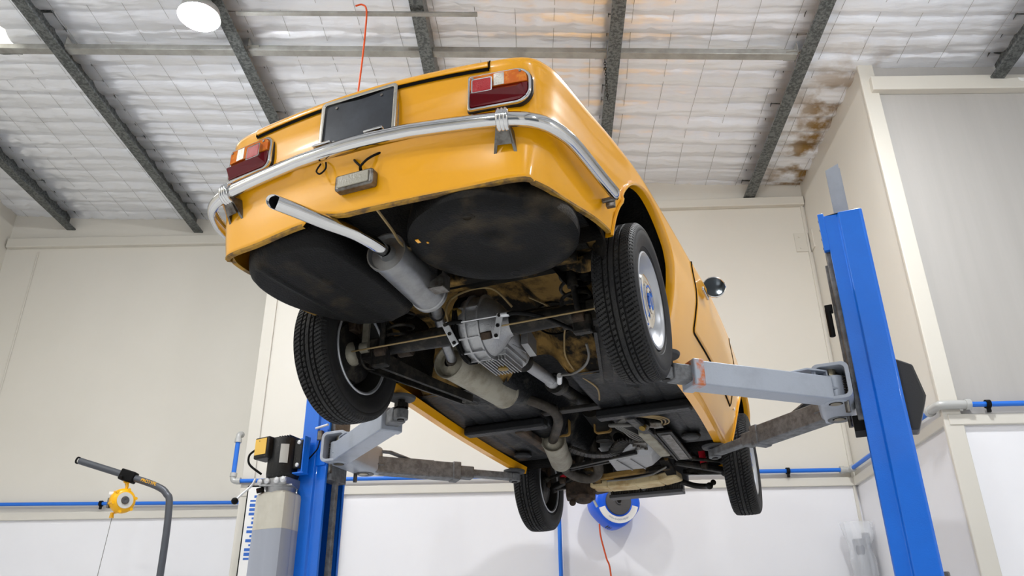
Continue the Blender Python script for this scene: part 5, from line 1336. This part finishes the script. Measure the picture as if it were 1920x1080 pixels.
# ---- front end: gearbox, sump, suspension, steering, radiator
def front_end():
    q = MB(); q.cyl((.035, 1.33, .06), (.035, 1.55, .07), .06, .085, n=20); q.cyl((.035, 1.55, .07), (.035, 1.9, .09), .085, .13, n=20); q.lathe([(0, .13), (.10, .17), (.12, .18), (.14, .17)], (.035, 1.9, .10), (0, 1, 0), 28); q.build('gearbox', 'bay', car, smooth=40)
    q = MB(); q.lathe([(0, .0001), (0, .04), (.03, .045), (.035, .02), (.04, .0001)], (.02, 1.60, -.035), (0, 0, -1), 24); q.lathe([(0, .05), (.05, .06), (.07, .03)], (.09, 1.66, -.01), (.2, -.8, -.6), 24); q.build('gearbox_cover', 'blacksteel', car, smooth=40)
    # gearbox mount, bent black bar
    q = MB()
    mb = cr([(-.20, 1.62, -.075), (-.10, 1.67, -.11), (.03, 1.70, -.115), (.09, 1.66, -.085), (.15, 1.62, -.07), (.21, 1.64, -.085)], 6)
    for a, b in zip(mb, mb[1:]): q.beam(a, Vector(b)+(Vector(b)-Vector(a))*.1, .085, .018)
    q.build('gearbox_mount', 'blacksteel', car, bevel=.004)
    q = MB(); q.beam((-.29, 1.90, -.115), (.17, 1.72, -.115), .03, .022); q.beam((-.30, 1.94, -.12), (.0, 1.84, -.12), .022, .014); q.build('support_bar', 'blacksteel', car, bevel=.003)
    for x0, y0, x1, y1 in ((-.17, 1.42, -.17, 1.5), (.06, 1.45, .13, 1.52)):
        q = MB(); q.ring(rrect(x0-.05, -.06, x0+.05, .04, .02), rrect(x0-.042, -.052, x0+.042, .034, .016), (0, y0, 0), (1, 0, 0), (0, 0, 1), (0, 1, 0), .02); q.build('exhaust_bracket', 'under_ochre', car)
    # sump
    q = MB(); P = [(-.06, 1.74, -.06), (.22, 1.70, -.06), (.31, 1.74, -.06), (.28, 2.02, -.06), (.17, 2.14, -.06), (-.09, 2.14, -.06)]
    Pb = [(-.01, 1.80, -.135), (.17, 1.74, -.135), (.24, 1.78, -.13), (.20, 1.98, -.135), (.125, 2.06, -.13), (-.045, 2.06, -.13)]
    q.add(P+Pb, [(0, 1, 7, 6), (1, 2, 8, 7), (2, 3, 9, 8), (3, 4, 10, 9), (4, 5, 11, 10), (5, 0, 6, 11), (6, 7, 8, 9, 10, 11)])
    q.box((.08, 1.96, .03), (.28, .36, .16)); q.build('oil_sump', 'alu', car, bevel=.008, smooth=30)
    q = MB()
    for k in range(2): q.box((.05+.08*k, 1.91, -.136), (.006, .26, .008), Matrix.Rotation(-.08, 3, 'Z'))
    q.build('sump_ribs', 'alu', car)
    # cluster of pipes around the steering column side
    rnd = random.Random(11)
    for k in range(4):
        q = MB(); o_ = .012*k
        q.tube(cr([(.30+o_*.3, 1.20, -.06), (.22+o_, 1.24, -.07), (.17+o_, 1.32, -.075), (.19+o_, 1.42, -.08), (.20+o_*1.5, 1.52, -.085), (.24+o_*1.2, 1.62, -.09), (.30+o_, 1.72, -.09), (.33+o_*.5, 1.76, -.08)], 7), .0042, 7); q.build('brake_pipe', 'cable', car)
    for k in range(3):
        q = MB(); o_ = .018*k
        q.tube(cr([(.24, 1.16+o_*.3, -.07), (.32, 1.17+o_*.2, -.075), (.42-o_, 1.20+o_*.4, -.08), (.46-o_, 1.27, -.08), (.45-o_, 1.34, -.08), (.40, 1.38-o_*.4, -.08)], 7), .0042, 7); q.build('brake_pipe', 'copper', car)
    q = MB(); q.tube(cr([(.13, 1.36, -.05), (.17, 1.27, -.08), (.24, 1.26, -.09), (.27, 1.33, -.07)], 8), .011, 10); q.build('rubber_hose', 'cable', car)
    q = MB(); q.cyl((.33, 1.34, -.07), (.41, 1.36, -.075), .022, n=18); q.cyl((.34, 1.335, -.075), (.335, 1.31, -.10), .018, n=16); q.box((.39, 1.36, -.08), (.05, .03, .03)); mc = q.build('master_cylinder', 'bracket', car, bevel=.003)
    q = MB(); q.cyl((.325, 1.30, -.095), (.32, 1.29, -.11), .017, n=20); q.build('brass_union', 'brass', mc)
    q = MB(); q.beam((.395, 1.46, -.090), (.385, 2.04, -.10), .085, .012); q.beam((.345, 1.46, -.08), (.335, 2.04, -.09), .012, .04); st_ = q.build('splash_plate', 'blacksteel', car, bevel=.002)
    q = MB(); q.beam((.395, 1.50, -.098), (.386, 2.02, -.108), .050, .004); q.build('worn_strip', 'bracket', st_)
    q = MB(); q.beam((.290, 1.44, -.075), (.295, 1.92, -.085), .065, .05); q.build('steering_box', 'muffler_old', car, bevel=.010)
    q = MB(); q.box((.215, 1.66, -.085), (.07, .14, .035), Matrix.Rotation(.2, 3, 'Z'))
    for k in range(4): q.cyl((.19+.015*k, 1.61+.03*k, -.10), (.19+.015*k, 1.61+.03*k, -.115), .010, n=10)
    q.build('valve_block', 'bracket', car, bevel=.003)
    # front crossmember, stained cream, and radiator
    q = MB()
    pts = [(-.29, 2.36, -.135), (-.18, 2.36, -.145), (.0, 2.37, -.145), (.16, 2.37, -.138), (.27, 2.36, -.12)]
    for a, b in zip(pts, pts[1:]): q.beam(a, Vector(b)+(Vector(b)-Vector(a))*.03, .15, .05)
    q.build('front_crossmember', 'under_ochre' if False else 'cross_cream', car, bevel=.01)
    q = MB(); q.beam((-.24, 2.20, -.125), (.26, 2.16, -.11), .045, .03); q.beam((-.24, 2.30, -.13), (-.22, 2.05, -.10), .06, .03); q.beam((.24, 2.30, -.12), (.25, 2.05, -.08), .06, .03); q.build('front_stay', 'under_ochre', car, bevel=.004)
    q = MB(); q.tube([(-.15, 2.20, -.15), (.0, 2.19, -.155), (.15, 2.17, -.145), (.25, 2.12, -.12)], .006, 8); q.build('track_wire', 'cable', car)
    e = MB(); e.box((.03, 2.62, .05), (.50, .05, .34)); rad_ = e.build('radiator', 'reelgrey', car, bevel=.008)
    q = MB()
    for k in range(44): q.box((-.225+.0107*k, 2.545, -.142), (.004, .012, .042))
    q.build('fan_guard_fins', 'bracket', rad_, smooth=0)
    q = MB(); q.box((.005, 2.585, -.176), (.49, .09, .022)); q.box((.005, 2.60, -.14), (.49, .05, .05)); q.cyl((.0, 2.54, -.14), (.0, 2.52, -.15), .014, n=12); q.build('radiator_tray', 'reelgrey', rad_, bevel=.004)
    # steering box / idler on the left
    q = MB(); q.box((-.385, 2.38, -.155), (.19, .15, .11), Matrix.Rotation(.3, 3, 'Z')); q.lathe([(0, .065), (.02, .062), (.025, .035), (.028, .0001)], (-.36, 2.36, -.205), (.1, -.3, -1), 20); q.sphere((-.43, 2.34, -.235), .022)
    q.box((-.31, 2.50, -.12), (.12, .14, .06), Matrix.Rotation(-.4, 3, 'Z')); q.build('steering_gear', 'rustysteel', car, bevel=.014)
    q = MB(); q.cyl((-.305, 2.40, -.22), (-.29, 2.42, -.26), .009, n=10); q.build('grease_nipple', 'zinc', car)
    for sd in (1, -1):
        lo = [(sd*.27, 2.30, -.06), (sd*.54, 2.35, -.13)]
        q = MB(); q.beam((sd*.28, 2.22, -.07), (sd*.555, 2.33, -.125), .05, .035); q.beam((sd*.28, 2.52, -.07), (sd*.555, 2.37, -.125), .05, .035); q.sphere((sd*.56, 2.35, -.13), .03)
        q.lathe([(0, .075), (.02, .08), (.025, .06)], (sd*.40, 2.37, -.11), (0, 0, 1), 28); q.build('lower_wishbone', 'blacksteel', car, bevel=.010)
        q = MB(); q.beam((sd*.25, 2.27, .16), (sd*.53, 2.34, .10), .04, .025); q.build('upper_arm', 'blacksteel', car, bevel=.006)
        q = MB(); pts = [(sd*.40+.05*math.cos(t*.42), 2.37+.05*math.sin(t*.42), lerp(-.08, .22, t/74)) for t in range(75)]; q.tube(pts, .007, 8); q.build('coil_spring', 'blacksteel', car)
        q = MB(); q.cyl((sd*.455, 2.24, -.09), (sd*.43, 2.22, .22), .021, n=20); sh = q.build('shock_absorber', 'redshock', car, smooth=40); sh['label'] = 'red shock absorber'
        q = MB(); q.cyl((sd*.44, 2.235, -.11), (sd*.475, 2.235, -.11), .02, n=16); q.build('shock_mount', 'rustysteel', sh, bevel=.003)
        q = MB(); q.tube([(sd*.22, 2.02, -.07), (sd*.56, 2.24, -.09)], .010, 10); q.sphere((sd*.57, 2.245, -.09), .02); q.build('tie_rod', 'blacksteel', car)
        q = MB(); q.box((sd*.585, 2.34, -.04), (.03, .05, .17)); q.build('steering_knuckle', 'rustysteel', car, bevel=.01)
    q = MB(); q.tube(cr([(.26, 2.45, -.14), (.34, 2.50, -.165), (.42, 2.46, -.185), (.45, 2.38, -.20)], 8), .018, 12); q.sphere((.455, 2.36, -.205), .022); q.sphere((.475, 2.39, -.18), .018); q.build('front_roll_bar', 'blacksteel', car)
M['cross_cream'] = mat('stained_cream_steel', 'cbb98f', .6, 0, col2='9a7434', nscale=7, mix=(.45, .7))
front_end()
# ---- sill jacking points, mirror
q = MB()
q.lathe([(-.020, .0001), (-.014, .035), (-.004, .053), (.004, .058), (.010, .058), (.012, .054), (.010, .052), (.010, .0001)], (.805, 1.045, .498), (.30, -.95, .0), 36)
mir = q.build('door_mirror', 'chrome', car, smooth=40)
q = MB(); q.lathe([(.0108, .0535), (.0112, .05), (.0112, .0001)], (.805, 1.045, .498), (.30, -.95, .0), 36); q.build('mirror_glass', 'mirror_glass', mir)
q = MB(); q.tube([(.80, 1.05, .50), (.775, 1.07, .49), (.745, 1.09, .47)], .008, 10); q.build('mirror_stalk', 'chrome', mir)
q = MB(); q.box((.665, .32, -.03), (.07, .05, .10), Matrix.Rotation(.3, 3, 'X')); q.box((-.665, .32, -.03), (.07, .05, .10), Matrix.Rotation(.3, 3, 'X'))
q = MB(); q.box((.655, .34, -.01), (.09, .04, .12)); q.build('sill_end', 'edge', car, bevel=.012)
q = MB(); q.box((-.655, .34, -.01), (.09, .04, .12)); q.build('sill_end', 'edge', car, bevel=.012)
